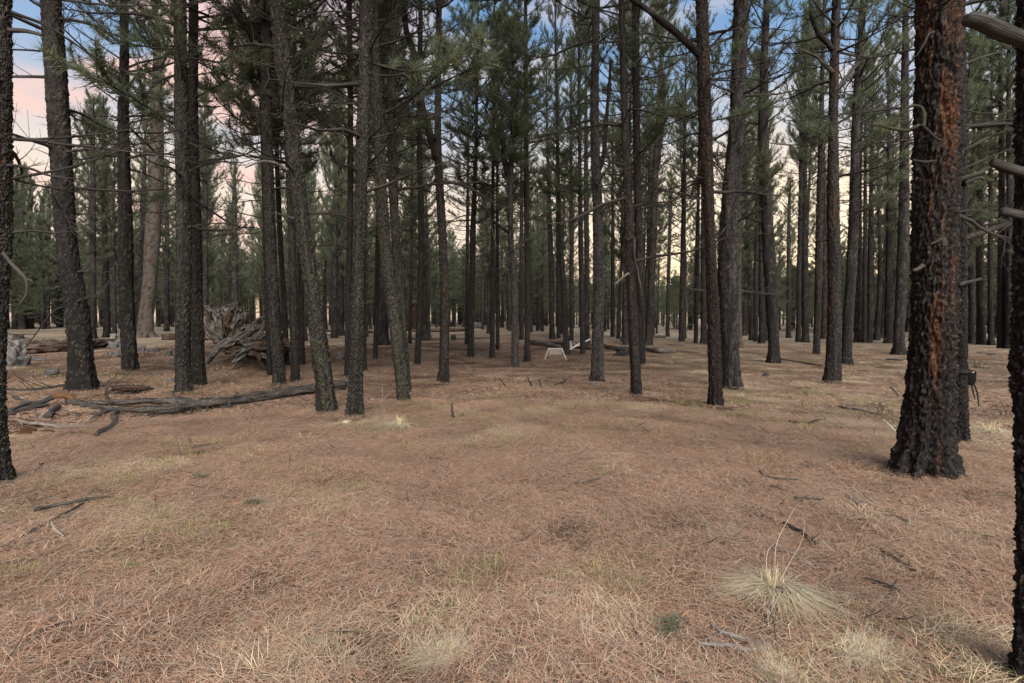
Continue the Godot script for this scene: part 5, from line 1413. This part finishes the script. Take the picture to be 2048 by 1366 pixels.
	# green needle sprigs broken off the crowns
	for q in [[0.76, -2.47, 0.9, 2.4, "green pine needle sprig lying in the right foreground"], [-2.96, -4.87, 0.8, 0.2, "green pine needle sprig lying on the left ground"], [-2.15, -4.26, 0.7, 5.9, "flattened pale green twig on the left foreground needles"]]:
		var nd := Shape.new()
		var y := land(q[0], q[1]) + 0.035
		var d := Vector3(cos(q[3]), -0.05, sin(q[3])).normalized()
		for k in 5: add_tuft(nd, d * (-0.03 * k) + Vector3(0, 0.012, 0), (d + Vector3(rng.randf() - 0.5, 0.1, rng.randf() - 0.5) * 0.5).normalized(), 0.85)
		for k in nd.v.size(): nd.v[k].y = nd.v[k].y * 0.45
		var o := thing("needle_sprig", q[4], "needle sprig", Vector3(q[0], y, q[1]), "green sprigs fallen on the needles")
		o.scale = Vector3.ONE * float(q[2])
		part("needles", nd.mesh(M.needles), o)
		var t := Shape.new()
		stick(t, [[d * -0.26, 0.007], [d * 0.02, 0.004]], 6, 0.1, PAL.peeled)
		part("twig", t.mesh(M.twig), o)
	# heap of bark and twigs, rotten wood behind the fallen tree
	var heap := thing("wood_heap", "heap of broken bark, twigs and orange rotten wood behind the fallen tree", "wood heap", Vector3(-7.75, land(-7.75, -10.3), -10.3))
	for k in 26:
		var s := Shape.new()
		var a := rng.randf() * PI
		var l := rng.randf_range(0.08, 0.3)
		var mid := Vector3(rng.randfn(0, 0.16), rng.randf_range(0.02, 0.12), rng.randfn(0, 0.12))
		var d := Vector3(cos(a), rng.randf_range(-0.25, 0.25), sin(a)) * l
		stick(s, [[mid - d, 0.02], [mid, 0.026], [mid + d, 0.012]], 7, 0.4, PAL[["char", "bark", "rotten", "orange"][k % 4]], k * 2.0)
		part("wood_piece", regular_normals(s, M.wood), heap)
	for q in [[-6.5, -6.75, "orange rotten wood chunk on the left ground before the long dead branch", 0.3], [-7.2, -7.45, "orange rotten wood under the fallen tree's left limbs", 0.42]]:
		var ch := thing("rotten_chunk", q[2], "rotten wood", Vector3(q[0], land(q[0], q[1]), q[1]))
		for k in 6:
			var s := Shape.new()
			var mid := Vector3(rng.randfn(0, 0.12), rng.randf_range(0.01, 0.05), rng.randfn(0, 0.07))
			var d := Vector3(rng.randf_range(0.5, 1.0), rng.randf_range(-0.1, 0.15), rng.randf_range(-0.3, 0.3)) * float(q[3]) * 0.4
			stick(s, [[mid - d, 0.02], [mid, 0.04], [mid + d, 0.016]], 9, 0.5, PAL.orange, k * 3.0 + 7.0)
			part("wood_piece", regular_normals(s, M.wood), ch)
	# dry arching stems at the right
	for q in [[7.9, -8.1, "dome of dry arching stems beside the right edge trunk"], [6.15, -8.45, "low tangle of dry arching stems left of the huge charred trunk"], [14.4, -15.7, "low heap of dark sticks on the right crest"]]:
		var o := thing("dry_bush", q[2], "dry bush", Vector3(q[0], land(q[0], q[1]), q[1]), "tangles of dry stems")
		for k in 16:
			var s := Shape.new()
			var a := rng.randf() * TAU
			var d := Vector3(cos(a), 0, sin(a))
			var from := Vector3(rng.randfn(0, 0.08), 0, rng.randfn(0, 0.08))
			var l := rng.randf_range(0.18, 0.36)
			var hi := rng.randf_range(0.08, 0.26)
			if k % 3 == 0 and q[0] > 14.0: hi = 0.04
			stick(s, curve([[from, 0.006], [from + d * l * 0.4 + Vector3(0, hi, 0), 0.005], [from + d * l + Vector3(0, hi * 0.6, 0), 0.0035], [from + d * l * 1.25 + Vector3(0, 0.01, 0), 0.002]], 4), 4, 0.1, PAL.dead if q[0] > 14.0 else PAL.rotten, k * 1.0)
			part("stem", s.mesh(M.twig), o)

func _ready() -> void:
	rng.seed = 5
	for q in [[cell, FastNoiseLite.TYPE_CELLULAR, 1.0, 31], [cell_tone, FastNoiseLite.TYPE_CELLULAR, 1.0, 31], [fine, FastNoiseLite.TYPE_SIMPLEX, 0.55, 7], [soft, FastNoiseLite.TYPE_SIMPLEX_SMOOTH, 0.8, 17]]:
		q[0].noise_type = q[1]
		q[0].frequency = q[2]
		q[0].seed = q[3]
		q[0].fractal_type = FastNoiseLite.FRACTAL_NONE
	cell.cellular_return_type = FastNoiseLite.RETURN_DISTANCE2_SUB
	cell_tone.cellular_return_type = FastNoiseLite.RETURN_CELL_VALUE
	fine.fractal_type = FastNoiseLite.FRACTAL_FBM
	fine.fractal_octaves = 3
	make_view()
	make_materials()
	for q in TREES:
		if float(q[2]) > -14.0: feet.append([q[1], q[2], pow(float(q[12][2]) + 0.12, 2.0)])
	make_ground()
	make_tufts()
	crowns.append(make_crown(5.2, 1.75, 0.0, 1.0, 0.55))
	for k in 9: crowns.append(make_crown(rng.randf_range(8.5, 11.0), rng.randf_range(1.7, 2.5), rng.randf_range(0.4, 1.1), rng.randf_range(0.72, 0.98)))
	for k in 9: dead_limbs.append(make_dead_limb(rng.randf_range(-1.0, 0.4), rng.randi_range(6, 12)))
	for k in 4:
		var w := Shape.new()
		var n := Shape.new()
		bough(w, n, Vector3(-0.03, 0, 0), Vector3(1, 0.1, 0).normalized(), 1.2, 0.018, 0.5, 0.9)
		live_limbs.append(w.mesh(M.twig))
		live_needles.append(n.mesh(M.needles))
	place_pines()
	place_far_pines()
	place_distant_wood()
	cover_ground()
	place_root_wad()
	place_logs()
	place_rocks()
	place_rack()
	place_small_things()
